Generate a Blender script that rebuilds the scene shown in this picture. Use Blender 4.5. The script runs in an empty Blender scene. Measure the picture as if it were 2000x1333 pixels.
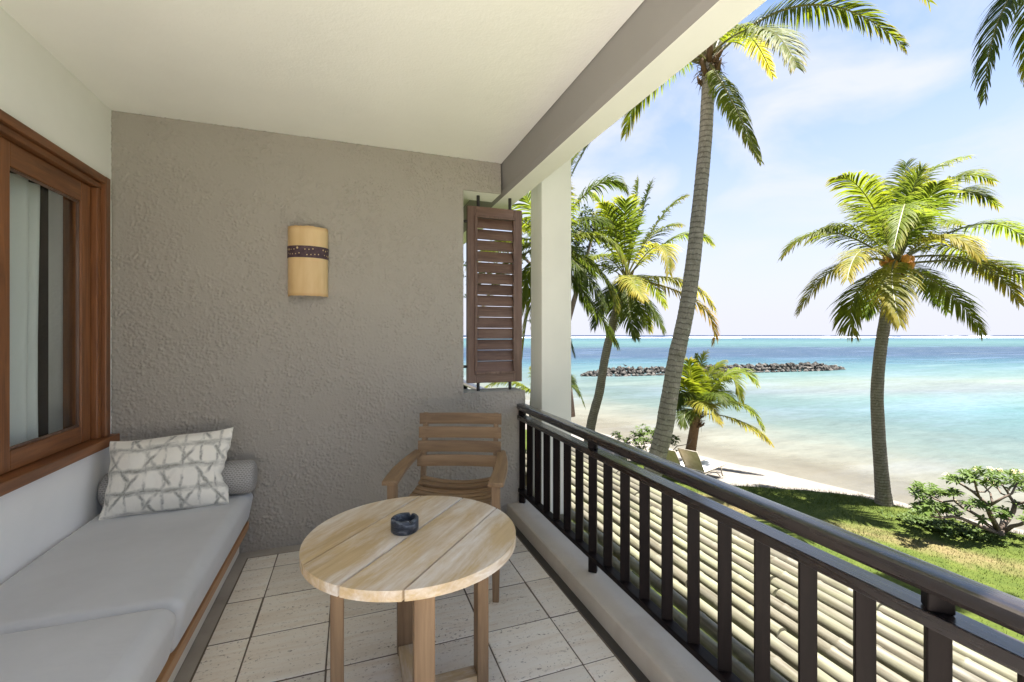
import bpy, bmesh, math, random
from mathutils import Vector, Matrix, Quaternion, noise as mnoise

# ------------------------------------------------------------------ camera, sky, sun, exposure
sc = bpy.context.scene
COL = sc.collection
CAM_H = 1.40
YAW = math.radians(19.76)
FPX = 874.0
cam_data = bpy.data.cameras.new('camera')
cam = bpy.data.objects.new('camera', cam_data)
COL.objects.link(cam)
cam.location = (0, 0, CAM_H)
cam.rotation_euler = (math.radians(90), 0, -YAW)
cam_data.sensor_width = 36
cam_data.lens = 36 * FPX / 2000
cam_data.shift_y = -11.5 / 2000
cam_data.clip_start = 0.02
cam_data.clip_end = 60000
sc.camera = cam

SUN_EL = math.radians(74)
SUN_AZ = math.radians(120)            # clockwise from +Y
SUN_DIR = Vector((math.sin(SUN_AZ) * math.cos(SUN_EL), math.cos(SUN_AZ) * math.cos(SUN_EL), math.sin(SUN_EL)))
sun_data = bpy.data.lights.new('sun', 'SUN')
sun_data.energy = 5.0
sun_data.angle = math.radians(0.53)
sun_data.color = (1.0, 0.965, 0.91)
sun = bpy.data.objects.new('sun', sun_data)
COL.objects.link(sun)
sun.rotation_euler = SUN_DIR.to_track_quat('Z', 'Y').to_euler()
sun.location = (20, -30, 60)

world = bpy.data.worlds.new('World')
sc.world = world
world.use_nodes = True
wt = world.node_tree
wt.nodes.clear()
def wn(t, **k):
    n = wt.nodes.new(t)
    for a, b in k.items(): setattr(n, a, b)
    return n
HZ = (3.5, 3.57, 4.1)
w_out = wn('ShaderNodeOutputWorld')
w_bg = wn('ShaderNodeBackground')
w_sky = wn('ShaderNodeTexSky', sky_type='NISHITA', sun_disc=False)
w_sky.sun_elevation = SUN_EL
w_sky.sun_rotation = SUN_AZ
w_sky.altitude = 0
w_sky.air_density = 1.0
w_sky.dust_density = 0.7
w_sky.ozone_density = 3.0
w_tc = wn('ShaderNodeTexCoord')
w_sep = wn('ShaderNodeSeparateXYZ')
wt.links.new(w_tc.outputs['Generated'], w_sep.inputs[0])
w_add = wn('ShaderNodeMath', operation='ADD'); w_add.inputs[1].default_value = 0.22
w_max = wn('ShaderNodeMath', operation='MAXIMUM'); w_max.inputs[1].default_value = 0.0
wt.links.new(w_sep.outputs['Z'], w_max.inputs[0]); wt.links.new(w_max.outputs[0], w_add.inputs[0])
w_dx = wn('ShaderNodeMath', operation='DIVIDE'); w_dy = wn('ShaderNodeMath', operation='DIVIDE')
wt.links.new(w_sep.outputs['X'], w_dx.inputs[0]); wt.links.new(w_add.outputs[0], w_dx.inputs[1])
wt.links.new(w_sep.outputs['Y'], w_dy.inputs[0]); wt.links.new(w_add.outputs[0], w_dy.inputs[1])
w_cmb = wn('ShaderNodeCombineXYZ')
wt.links.new(w_dx.outputs[0], w_cmb.inputs['X']); wt.links.new(w_dy.outputs[0], w_cmb.inputs['Y'])
w_n = wn('ShaderNodeTexNoise'); w_n.inputs['Scale'].default_value = 1.9; w_n.inputs['Detail'].default_value = 9
w_n.inputs['Roughness'].default_value = 0.52; w_n.inputs['Distortion'].default_value = 0.35
wt.links.new(w_cmb.outputs[0], w_n.inputs['Vector'])
w_r = wn('ShaderNodeValToRGB')
w_r.color_ramp.elements[0].position = 0.45; w_r.color_ramp.elements[0].color = (0, 0, 0, 1)
w_r.color_ramp.elements[1].position = 0.64; w_r.color_ramp.elements[1].color = (1, 1, 1, 1)
wt.links.new(w_n.outputs['Fac'], w_r.inputs[0])
w_mf = wn('ShaderNodeMath', operation='MULTIPLY'); w_mf.inputs[1].default_value = 0.85
wt.links.new(w_r.outputs[0], w_mf.inputs[0])
w_mix = wn('ShaderNodeMixRGB')
w_mix.inputs['Color2'].default_value = (3.65, 3.75, 4.05, 1)
w_fade = wn('ShaderNodeMapRange'); w_fade.inputs['From Min'].default_value = 0.06; w_fade.inputs['From Max'].default_value = 0.30
wt.links.new(w_sep.outputs['Z'], w_fade.inputs['Value'])
w_mf2 = wn('ShaderNodeMath', operation='MULTIPLY')
wt.links.new(w_mf.outputs[0], w_mf2.inputs[0]); wt.links.new(w_fade.outputs[0], w_mf2.inputs[1])
wt.links.new(w_mf2.outputs[0], w_mix.inputs['Fac'])
# pale sea haze just above the horizon
w_hz = wn('ShaderNodeMapRange'); w_hz.interpolation_type = 'SMOOTHSTEP'
for a_, b_ in (('From Min', -0.02), ('From Max', 0.60), ('To Min', 1.0), ('To Max', 0.0)): w_hz.inputs[a_].default_value = b_
wt.links.new(w_sep.outputs['Z'], w_hz.inputs['Value'])
w_mixh = wn('ShaderNodeMixRGB'); w_mixh.inputs['Color2'].default_value = (HZ[0], HZ[1], HZ[2], 1)
wt.links.new(w_hz.outputs[0], w_mixh.inputs['Fac']); wt.links.new(w_sky.outputs[0], w_mixh.inputs['Color1'])
wt.links.new(w_mixh.outputs[0], w_mix.inputs['Color1'])
wt.links.new(w_mix.outputs[0], w_bg.inputs['Color'])
w_bg.inputs['Strength'].default_value = 0.0515
wt.links.new(w_bg.outputs[0], w_out.inputs['Surface'])

sc.view_settings.view_transform = 'Standard'
sc.view_settings.look = 'None'
sc.view_settings.gamma = 1.0
sc.view_settings.exposure = 2.32
sc.view_settings.use_curve_mapping = False
sc.render.engine = 'CYCLES'
sc.cycles.use_denoising = True
try: sc.cycles.denoiser = 'OPENIMAGEDENOISE'
except Exception: pass
sc.cycles.max_bounces = 10
sc.cycles.diffuse_bounces = 6
sc.cycles.glossy_bounces = 4
sc.cycles.transmission_bounces = 6
sc.cycles.transparent_max_bounces = 10
sc.cycles.sample_clamp_indirect = 6.0
sc.cycles.caustics_reflective = False
sc.cycles.caustics_refractive = False

R_AX = Vector((math.cos(YAW), -math.sin(YAW), 0))
F_AX = Vector((math.sin(YAW), math.cos(YAW), 0))
def px(u, v, d):
    """place at depth d (metres along the view direction) seen at photo pixel (u, v)"""
    return R_AX * ((u - 1000) / FPX * d) + F_AX * d + Vector((0, 0, CAM_H - (v - 655) / FPX * d))

# ------------------------------------------------------------------ object helpers
def link(name, me, mats, parent=None, smooth=False, auto=None):
    o = bpy.data.objects.new(name, me)
    COL.objects.link(o)
    if mats is not None:
        if not isinstance(mats, (list, tuple)): mats = [mats]
        if not me.materials:
            for m in mats: me.materials.append(m)
    if smooth:
        me.polygons.foreach_set('use_smooth', [True] * len(me.polygons))
    if auto is not None:
        me.polygons.foreach_set('use_smooth', [True] * len(me.polygons))
        try: me.set_sharp_from_angle(angle=math.radians(auto))
        except Exception: pass
    if parent is not None: o.parent = parent
    return o

def tag(o, label=None, cat=None, group=None, kind=None):
    if label: o['label'] = label
    if cat: o['category'] = cat
    if group: o['group'] = group
    if kind: o['kind'] = kind
    return o

def thing(name, label, cat, loc=(0, 0, 0), rotz=0.0, group=None):
    o = bpy.data.objects.new(name, None)
    COL.objects.link(o)
    o.empty_display_size = 0.1
    o.location = loc
    o.rotation_euler = (0, 0, rotz)
    return tag(o, label, cat, group)

class MB:
    """collects vertices and faces of one mesh"""
    def __init__(s): s.v = []; s.f = []; s.m = []; s.uv = None
    def add(s, vs, fs, mi=0):
        b = len(s.v); s.v += [tuple(p) for p in vs]
        for f in fs: s.f.append([b + i for i in f]); s.m.append(mi)
    def box(s, x0, x1, y0, y1, z0, z1, mi=0):
        vs = [(x, y, z) for z in (z0, z1) for y in (y0, y1) for x in (x0, x1)]
        s.add(vs, [(0, 2, 3, 1), (4, 5, 7, 6), (0, 1, 5, 4), (2, 6, 7, 3), (0, 4, 6, 2), (1, 3, 7, 5)], mi)
    def bar(s, a, b, w, h, up=(0, 0, 1), mi=0):
        """rectangular bar from a to b, w across, h along up"""
        a = Vector(a); b = Vector(b); t = (b - a).normalized(); up = Vector(up)
        sd = t.cross(up).normalized(); u = sd.cross(t).normalized()
        vs = []
        for p in (a, b):
            for j, k in ((-1, -1), (1, -1), (1, 1), (-1, 1)):
                vs.append(p + sd * (j * w / 2) + u * (k * h / 2))
        s.add(vs, [(0, 3, 2, 1), (4, 5, 6, 7), (0, 1, 5, 4), (1, 2, 6, 5), (2, 3, 7, 6), (3, 0, 4, 7)], mi)
    def prism(s, poly, axis, a0, a1, mi=0):
        """extrude 2-D polygon along axis ('X': poly=(y,z), 'Y': poly=(x,z), 'Z': poly=(x,y))"""
        n = len(poly); vs = []
        for a in (a0, a1):
            for p, q in poly:
                vs.append({'X': (a, p, q), 'Y': (p, a, q), 'Z': (p, q, a)}[axis])
        fs = [tuple(range(n))[::-1], tuple(range(n, 2 * n))]
        for i in range(n):
            j = (i + 1) % n
            fs.append((i, j, n + j, n + i))
        s.add(vs, fs, mi)
    def tube(s, pts, rad, seg=8, cap=True, mi=0, wob=None):
        pts = [Vector(p) for p in pts]
        n = len(pts)
        if not isinstance(rad, (list, tuple)): rad = [rad] * n
        b = len(s.v)
        ref = Vector((0, 0, 1))
        t0 = (pts[1] - pts[0]).normalized()
        if abs(t0.z) > 0.9: ref = Vector((1, 0, 0))
        x = t0.cross(ref).normalized()
        for i, p in enumerate(pts):
            t = (pts[min(i + 1, n - 1)] - pts[max(i - 1, 0)]).normalized()
            x = (x - t * x.dot(t)).normalized(); y = t.cross(x)
            for k in range(seg):
                a = 2 * math.pi * k / seg
                r = rad[i] * (1 if wob is None else wob(i, k))
                s.v.append(tuple(p + x * (math.cos(a) * r) + y * (math.sin(a) * r)))
        for i in range(n - 1):
            for k in range(seg):
                k2 = (k + 1) % seg
                s.f.append([b + i * seg + k, b + i * seg + k2, b + (i + 1) * seg + k2, b + (i + 1) * seg + k]); s.m.append(mi)
        if cap:
            s.f.append([b + k for k in range(seg)][::-1]); s.m.append(mi)
            s.f.append([b + (n - 1) * seg + k for k in range(seg)]); s.m.append(mi)
    def mesh(s, name, bevel=0.0, bseg=2, recalc=True):
        me = bpy.data.meshes.new(name)
        me.from_pydata(s.v, [], s.f)
        if any(s.m): me.polygons.foreach_set('material_index', s.m)
        if bevel > 0 or recalc:
            bm = bmesh.new(); bm.from_mesh(me)
            if recalc: bmesh.ops.recalc_face_normals(bm, faces=bm.faces)
            if bevel > 0:
                es = [e for e in bm.edges if len(e.link_faces) == 2 and e.calc_face_angle(0) > 0.6]
                bmesh.ops.bevel(bm, geom=es, offset=bevel, segments=bseg, profile=0.6, affect='EDGES', clamp_overlap=True)
            bm.to_mesh(me); bm.free()
        me.update()
        return me
    def build(s, name, mats, parent=None, bevel=0.0, bseg=2, smooth=False, auto=None, recalc=True):
        return link(name, s.mesh(name, bevel, bseg, recalc), mats, parent, smooth, auto)

def quick_box(name, mats, parent, x0, x1, y0, y1, z0, z1, bevel=0.003):
    m = MB(); m.box(x0, x1, y0, y1, z0, z1)
    return m.build(name, mats, parent, bevel)

# ------------------------------------------------------------------ material helpers
class NT:
    def __init__(s, name):
        s.mat = bpy.data.materials.new(name); s.mat.use_nodes = True
        s.t = s.mat.node_tree; s.t.nodes.clear()
        s.out = s.t.nodes.new('ShaderNodeOutputMaterial')
    def n(s, typ, ins=None, **k):
        nd = s.t.nodes.new(typ)
        for a, b in k.items(): setattr(nd, a, b)
        if ins:
            for a, b in ins.items():
                if isinstance(b, bpy.types.NodeSocket): s.t.links.new(b, nd.inputs[a])
                else: nd.inputs[a].default_value = b
        return nd
    def link(s, a, b): s.t.links.new(a, b)
    def coord(s, kind='Object', scale=(1, 1, 1), rot=(0, 0, 0), loc=(0, 0, 0)):
        if kind == 'Position': o = s.n('ShaderNodeNewGeometry').outputs['Position']
        else: o = s.n('ShaderNodeTexCoord').outputs[kind]
        return s.n('ShaderNodeMapping', {'Vector': o, 'Scale': scale, 'Rotation': rot, 'Location': loc}).outputs[0]
    def noise(s, vec, scale, detail=4, rough=0.55, dist=0.0):
        return s.n('ShaderNodeTexNoise', {'Vector': vec, 'Scale': scale, 'Detail': detail, 'Roughness': rough, 'Distortion': dist}).outputs['Fac']
    def ramp(s, fac, stops, interp='LINEAR'):
        r = s.n('ShaderNodeValToRGB', {'Fac': fac})
        cr = r.color_ramp; cr.interpolation = interp
        while len(cr.elements) < len(stops): cr.elements.new(0.5)
        for e, (p, c) in zip(cr.elements, stops):
            e.position = p
            e.color = (c, c, c, 1) if isinstance(c, (int, float)) else (c[0], c[1], c[2], 1)
        return r.outputs['Color']
    def mix(s, fac, a, b, mode='MIX'):
        def c(x): return x if isinstance(x, bpy.types.NodeSocket) else ((x, x, x, 1) if isinstance(x, (int, float)) else (x[0], x[1], x[2], 1))
        return s.n('ShaderNodeMixRGB', {'Fac': fac, 'Color1': c(a), 'Color2': c(b)}, blend_type=mode).outputs[0]
    def math(s, op, a, b=None, clamp=False):
        ins = {0: a}
        if b is not None: ins[1] = b
        return s.n('ShaderNodeMath', ins, operation=op, use_clamp=clamp).outputs[0]
    def bump(s, h, strength=0.5, dist=0.01, normal=None):
        ins = {'Height': h, 'Strength': strength, 'Distance': dist}
        if normal is not None: ins['Normal'] = normal
        return s.n('ShaderNodeBump', ins).outputs[0]
    def pbr(s, color, rough=0.6, normal=None, spec=0.4, **extra):
        ins = {'Base Color': color if isinstance(color, bpy.types.NodeSocket) else (color[0], color[1], color[2], 1), 'Roughness': rough, 'Specular IOR Level': spec}
        if normal is not None: ins['Normal'] = normal
        for a, b in extra.items(): ins[a.replace('_', ' ')] = b
        p = s.n('ShaderNodeBsdfPrincipled', ins)
        return p.outputs[0]
    def done(s, shader):
        s.link(shader, s.out.inputs['Surface']); return s.mat

def rnd(nt): return nt.n('ShaderNodeObjectInfo').outputs['Random']

def mat_plaster(name, col, var=0.06, bump_scale=90, bump_s=0.25, rough=0.85, stain=None):
    n = NT(name); c = n.coord()
    big = n.noise(c, 1.3, 5, 0.6)
    dk = tuple(x * (1 - var * 2) for x in col); lt = tuple(min(1, x * (1 + var)) for x in col)
    base = n.ramp(big, [(0.3, dk), (0.7, lt)])
    if stain:
        st = n.ramp(n.noise(n.coord(scale=(1, 1, 0.35)), 3.2, 7, 0.65), [(0.52, 0.0), (0.75, 1.0)])
        base = n.mix(n.math('MULTIPLY', st, 0.35), base, stain)
    fine = n.noise(c, bump_scale, 3, 0.6); mid = n.noise(c, bump_scale * 0.22, 3, 0.5)
    h = n.math('ADD', fine, n.math('MULTIPLY', mid, 1.2))
    return n.done(n.pbr(base, rough, n.bump(h, bump_s, 0.006), 0.25))

def mat_stucco(name, col, coarse=1.0, relief=True):
    """rough trowelled render: worm-like raised lumps, with flatter patches"""
    n = NT(name); c = n.coord()
    patch = n.ramp(n.noise(c, 4.2 * coarse, 3, 0.6), [(0.34, 0.12), (0.58, 1.0)])
    l1 = n.noise(c, 38 * coarse, 3, 0.55, 1.1)
    ridge = n.ramp(l1, [(0.42, 0.0), (0.52, 0.75), (0.62, 1.0)])
    l2 = n.ramp(n.noise(c, 95 * coarse, 2, 0.5, 0.5), [(0.40, 0.0), (0.62, 1.0)])
    h = n.math('MULTIPLY', n.math('ADD', ridge, n.math('MULTIPLY', l2, 0.4)), patch)
    h = n.math('ADD', h, n.math('MULTIPLY', n.noise(c, 9, 3, 0.5), 0.5))
    big = n.noise(c, 0.9, 5, 0.6)
    base = n.ramp(big, [(0.3, tuple(x * 0.97 for x in col)), (0.72, tuple(x * 1.03 for x in col))])
    return n.done(n.pbr(base, 0.7, n.bump(h if relief else n.noise(c, 110, 3, 0.6), 0.75 if relief else 0.5, 0.011 if relief else 0.006), 0.4))

def mat_wood(name, dark, light, axis='X', scale=1.0, rough=0.5, weather=None, wamt=0.5, spec=0.4, bump_s=0.12):
    n = NT(name)
    st = {'X': (0.9, 14, 14), 'Y': (14, 0.9, 14), 'Z': (14, 14, 0.9)}[axis]
    off = n.n('ShaderNodeVectorMath', {0: n.n('ShaderNodeTexCoord').outputs['Object'], 1: n.n('ShaderNodeCombineXYZ', {0: n.math('MULTIPLY', rnd(n), 37.0), 1: n.math('MULTIPLY', rnd(n), 11.0), 2: n.math('MULTIPLY', rnd(n), 23.0)}).outputs[0]}, operation='ADD').outputs[0]
    c = n.n('ShaderNodeMapping', {'Vector': off, 'Scale': tuple(scale * a for a in st)}).outputs[0]
    g = n.noise(c, 2.4, 8, 0.62, 0.8)
    base = n.ramp(g, [(0.28, dark), (0.5, tuple((a + b) / 2 for a, b in zip(dark, light))), (0.74, light)])
    tone = n.ramp(rnd(n), [(0.0, 0.86), (1.0, 1.1)])
    base = n.mix(1.0, base, tone, 'MULTIPLY')
    if weather:
        st2 = {'X': (0.6, 2.2, 2.2), 'Y': (2.2, 0.6, 2.2), 'Z': (2.2, 2.2, 0.6)}[axis]
        c2 = n.n('ShaderNodeMapping', {'Vector': off, 'Scale': st2}).outputs[0]
        wm = n.ramp(n.noise(c2, 3.0, 9, 0.68, 0.3), [(0.42, 0.0), (0.60, 1.0)])
        wm = n.math('MULTIPLY', wm, n.ramp(g, [(0.3, 0.25), (0.7, 1.0)]))
        base = n.mix(n.math('MULTIPLY', wm, wamt), base, weather)
    return n.done(n.pbr(base, rough, n.bump(g, bump_s, 0.004), spec))

M = {}
M['cream_wall'] = mat_plaster('cream_wall', (0.885, 0.868, 0.845), 0.03, 70, 0.10)
M['white_base'] = mat_plaster('white_base', (0.76, 0.72, 0.63), 0.05, 70, 0.2)
M['ceiling'] = mat_plaster('ceiling_paint', (0.86, 0.85, 0.80), 0.02, 75, 0.30)
M['beam_cream'] = mat_plaster('beam_cream', (0.86, 0.85, 0.81), 0.03, 50, 0.06)
M['beam_taupe'] = mat_plaster('beam_taupe', (0.30, 0.283, 0.262), 0.03, 40, 0.06)
M['stucco'] = mat_stucco('taupe_stucco', (0.31, 0.285, 0.25))
M['stucco_face'] = mat_stucco('taupe_stucco_face', (0.335, 0.306, 0.265), 1.0, False)
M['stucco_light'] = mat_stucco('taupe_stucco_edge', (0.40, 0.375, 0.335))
M['column_paint'] = mat_plaster('column_paint', (0.80, 0.77, 0.69), 0.03, 40, 0.06)
M['kerb'] = mat_plaster('kerb_plaster', (0.54, 0.49, 0.42), 0.08, 60, 0.25, 0.8, (0.33, 0.25, 0.18))
M['mortar'] = mat_plaster('mortar', (0.17, 0.135, 0.10), 0.2, 120, 0.5, 0.9)
M['border'] = mat_plaster('border_screed', (0.40, 0.355, 0.30), 0.16, 120, 0.4, 0.85, (0.2, 0.165, 0.13))
M['border_dark'] = mat_plaster('border_dark', (0.07, 0.062, 0.054), 0.2, 120, 0.5, 0.9)
M['facade'] = mat_plaster('facade', (0.62, 0.58, 0.50), 0.06, 60, 0.2)
M['bounce_terrace'] = mat_plaster('bounce_stone', (0.78, 0.755, 0.71), 0.06, 60, 0.2)  # kept pale for the added floor that bounces sun indoors
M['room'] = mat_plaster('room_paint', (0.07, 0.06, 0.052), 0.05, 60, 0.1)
M['iron'] = NT('dark_iron'); M['iron'] = M['iron'].done(M['iron'].pbr((0.03, 0.027, 0.026), 0.5, None, 0.5, Metallic=0.4))

for ax in 'XYZ':
    M['teak' + ax] = mat_wood('teak_' + ax, (0.175, 0.105, 0.055), (0.315, 0.205, 0.112), ax, 1.0, 0.55)
    M['teak_table' + ax] = mat_wood('teak_weathered_' + ax, (0.44, 0.305, 0.155), (0.60, 0.45, 0.255), ax, 1.0, 0.5, (0.76, 0.72, 0.68), 1.0)
    M['redwood' + ax] = mat_wood('red_wood_' + ax, (0.105, 0.036, 0.012), (0.27, 0.105, 0.036), ax, 1.0, 0.38, None, 0.5, 0.5)
    M['edgewood' + ax] = mat_wood('edge_wood_' + ax, (0.27, 0.125, 0.05), (0.47, 0.26, 0.12), ax, 1.0, 0.42)
    M['shutter' + ax] = mat_wood('shutter_wood_' + ax, (0.070, 0.038, 0.027), (0.165, 0.095, 0.068), ax, 1.0, 0.45, (0.24, 0.165, 0.13), 0.5)
    M['rail' + ax] = mat_wood('rail_wood_' + ax, (0.0065, 0.0045, 0.0045), (0.015, 0.010, 0.0095), ax, 1.2, 0.5, None, 0.5, 0.12, 0.25)

def mat_varnish():
    n = NT('rail_varnish'); c = n.coord(scale=(14, 0.9, 14))
    g = n.noise(c, 2.6, 7, 0.62, 0.8)
    base = n.ramp(g, [(0.3, (0.010, 0.007, 0.007)), (0.72, (0.024, 0.017, 0.016))])
    rg_ = n.ramp(g, [(0.3, 0.20), (0.7, 0.34)])
    return n.done(n.pbr(base, rg_, n.bump(g, 0.12, 0.003), 0.8, IOR=1.65, Coat_Weight=0.35, Coat_Roughness=0.15))
M['varnish'] = mat_varnish()

def mat_tile():
    n = NT('travertine')
    off = n.n('ShaderNodeVectorMath', {0: n.n('ShaderNodeTexCoord').outputs['Object'], 1: n.n('ShaderNodeCombineXYZ', {0: n.math('MULTIPLY', rnd(n), 61.0), 1: n.math('MULTIPLY', rnd(n), 43.0), 2: 0.0}).outputs[0]}, operation='ADD').outputs[0]
    def mp(sc_): return n.n('ShaderNodeMapping', {'Vector': off, 'Scale': sc_, 'Rotation': (0, 0, 0.12)}).outputs[0]
    veins = n.noise(mp((1.6, 11, 1)), 2.0, 7, 0.65, 0.6)
    base = n.ramp(veins, [(0.28, (0.74, 0.64, 0.51)), (0.5, (0.83, 0.76, 0.65)), (0.75, (0.87, 0.83, 0.75))])
    tone = n.ramp(rnd(n), [(0.0, 0.86), (1.0, 1.05)])
    base = n.mix(1.0, base, tone, 'MULTIPLY')
    # rusty stains
    rs = n.ramp(n.noise(mp((2.0, 5.0, 1)), 1.7, 8, 0.7, 0.4), [(0.63, 0.0), (0.74, 1.0)])
    base = n.mix(n.math('MULTIPLY', rs, 0.75), base, (0.46, 0.27, 0.11))
    # pores in rows
    row = n.ramp(n.noise(mp((1.2, 12, 1)), 2.6, 4, 0.6), [(0.46, 0.0), (0.62, 1.0)])
    por = n.ramp(n.noise(mp((34, 46, 1)), 1.5, 3, 0.6), [(0.58, 0.0), (0.64, 1.0)])
    pm = n.math('MULTIPLY', row, por)
    spk = n.ramp(n.noise(mp((42, 50, 1)), 1.6, 2, 0.6), [(0.64, 0.0), (0.69, 1.0)])
    pm = n.math('MAXIMUM', pm, n.math('MULTIPLY', spk, 0.6))
    base = n.mix(n.math('MULTIPLY', pm, 0.8), base, (0.16, 0.10, 0.055))
    h = n.math('SUBTRACT', n.math('MULTIPLY', n.noise(mp((6, 9, 1)), 3, 4, 0.5), 0.25), pm)
    return n.done(n.pbr(base, 0.55, n.bump(h, 0.35, 0.004), 0.35))
M['tile'] = mat_tile()

def mat_fabric(name, col, weave=900, bump_s=0.08, rough=0.9, wr=0.0):
    n = NT(name); c = n.coord()
    a = n.n('ShaderNodeTexWave', {'Vector': c, 'Scale': weave / 6.0, 'Distortion': 0.6, 'Detail': 2.0}, wave_type='BANDS', bands_direction='X').outputs['Fac']
    b = n.n('ShaderNodeTexWave', {'Vector': c, 'Scale': weave / 6.0, 'Distortion': 0.6, 'Detail': 2.0}, wave_type='BANDS', bands_direction='Y').outputs['Fac']
    h = n.math('ADD', a, b)
    big = n.noise(c, 3.0, 4, 0.6)
    base = n.ramp(big, [(0.3, tuple(x * 0.93 for x in col)), (0.7, tuple(x * 1.04 for x in col))])
    nb = n.bump(h, bump_s, 0.001)
    if wr > 0:
        w = n.noise(n.coord(scale=(2.0, 5.0, 2.0)), 2.2, 3, 0.5, 0.5)
        nb = n.bump(w, wr, 0.02, nb)
    return n.done(n.pbr(base, rough, nb, 0.2, Sheen_Weight=0.25))
M['cushion'] = mat_fabric('cushion_fabric', (0.55, 0.545, 0.54), 700, 0.05, 0.85, 0.22)

def mat_bolster():
    n = NT('bolster_knit'); c = n.coord('UV')
    chk = n.n('ShaderNodeTexBrick', {'Vector': c, 'Color1': (0.25, 0.235, 0.22, 1), 'Color2': (0.29, 0.275, 0.26, 1), 'Mortar': (0.44, 0.42, 0.39, 1), 'Scale': 1.0, 'Mortar Size': 0.0022, 'Mortar Smooth': 0.3, 'Brick Width': 0.018, 'Row Height': 0.012}).outputs
    return n.done(n.pbr(chk['Color'], 0.95, n.bump(chk['Fac'], 0.3, 0.002), 0.15))
M['bolster'] = mat_bolster()

def mat_pillow():
    """fold-dyed cloth: lattice of blurred horizontal, vertical and diagonal bands"""
    n = NT('tie_dye_cloth')
    uv = n.n('ShaderNodeTexCoord').outputs['UV']
    dis = n.n('ShaderNodeTexNoise', {'Vector': uv, 'Scale': 9.0, 'Detail': 5.0, 'Roughness': 0.6}).outputs['Color']
    d2 = n.n('ShaderNodeVectorMath', {0: dis, 1: (0.5, 0.5, 0.5)}, operation='SUBTRACT').outputs[0]
    d3 = n.n('ShaderNodeVectorMath', {0: d2, 1: (0.045, 0.06, 0.0)}, operation='MULTIPLY').outputs[0]
    p = n.n('ShaderNodeVectorMath', {0: uv, 1: d3}, operation='ADD').outputs[0]
    sp = n.n('ShaderNodeSeparateXYZ', {0: p})
    x, y = sp.outputs['X'], sp.outputs['Y']
    def line(expr, period, width, off=0.0):
        a = n.math('ADD', expr, 10.0 * period + off)
        m = n.math('MODULO', a, period)
        dd = n.math('ABSOLUTE', n.math('SUBTRACT', m, period / 2))
        return n.ramp(n.math('DIVIDE', dd, width), [(0.0, 1.0), (0.45, 0.7), (1.0, 0.0)])
    big = n.noise(uv, 4.5, 3, 0.6)
    edge = n.noise(uv, 55, 4, 0.7)
    hl = n.math('MULTIPLY', line(y, 0.205, 0.036, 0.085), n.ramp(n.noise(n.n('ShaderNodeMapping', {'Vector': uv, 'Scale': (1.6, 5.0, 1), 'Location': (3.1, 0, 0)}).outputs[0], 3.0, 3, 0.6), [(0.36, 0.25), (0.58, 1.0)]))
    vl = n.math('MULTIPLY', line(x, 0.145, 0.018, 0.03), n.ramp(n.noise(n.n('ShaderNodeMapping', {'Vector': uv, 'Scale': (5, 2.6, 1)}).outputs[0], 2.6, 3, 0.6), [(0.40, 0.08), (0.60, 1.0)]))
    k = 0.705
    d1 = n.math('ADD', x, n.math('MULTIPLY', y, k))
    dA = n.math('MULTIPLY', line(d1, 0.29, 0.026, 0.0), n.ramp(n.noise(n.n('ShaderNodeMapping', {'Vector': uv, 'Location': (7, 2, 0)}).outputs[0], 5.5, 2, 0.5), [(0.42, 0.12), (0.56, 1.0)]))
    dm = n.math('SUBTRACT', x, n.math('MULTIPLY', y, k))
    dB = n.math('MULTIPLY', line(dm, 0.29, 0.026, 0.145), n.ramp(n.noise(n.n('ShaderNodeMapping', {'Vector': uv, 'Location': (1, 9, 0)}).outputs[0], 5.5, 2, 0.5), [(0.42, 0.12), (0.56, 1.0)]))
    s = n.math('MAXIMUM', n.math('MAXIMUM', hl, vl), n.math('MAXIMUM', dA, dB))
    # soft blots where bands cross
    blot = n.math('MULTIPLY', n.math('MULTIPLY', line(y, 0.205, 0.05, 0.085), line(x, 0.29, 0.055, 0.10)), n.ramp(big, [(0.4, 0.2), (0.6, 1.0)]))
    s = n.math('MAXIMUM', s, n.math('MULTIPLY', blot, 0.9))
    s = n.math('MULTIPLY', s, n.ramp(edge, [(0.25, 0.55), (0.6, 1.0)]))
    wash = n.math('MULTIPLY', n.ramp(n.noise(uv, 7, 4, 0.6), [(0.5, 0.0), (0.8, 0.35)]), 0.35)
    s = n.math('MAXIMUM', s, wash)
    base = n.mix(n.math('MULTIPLY', s, 0.92), (0.84, 0.80, 0.71), (0.17, 0.17, 0.145))
    wv = n.noise(uv, 260, 2, 0.5)
    wrk = n.noise(n.n('ShaderNodeMapping', {'Vector': uv, 'Scale': (1.5, 1, 1)}).outputs[0], 5, 3, 0.5, 0.6)
    return n.done(n.pbr(base, 0.85, n.bump(wrk, 0.35, 0.02, n.bump(wv, 0.1, 0.001)), 0.25, Sheen_Weight=0.2))
M['pillow'] = mat_pillow()
_p = NT('pillow_piping'); M['piping'] = _p.done(_p.pbr((0.74, 0.71, 0.63), 0.9))

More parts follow.
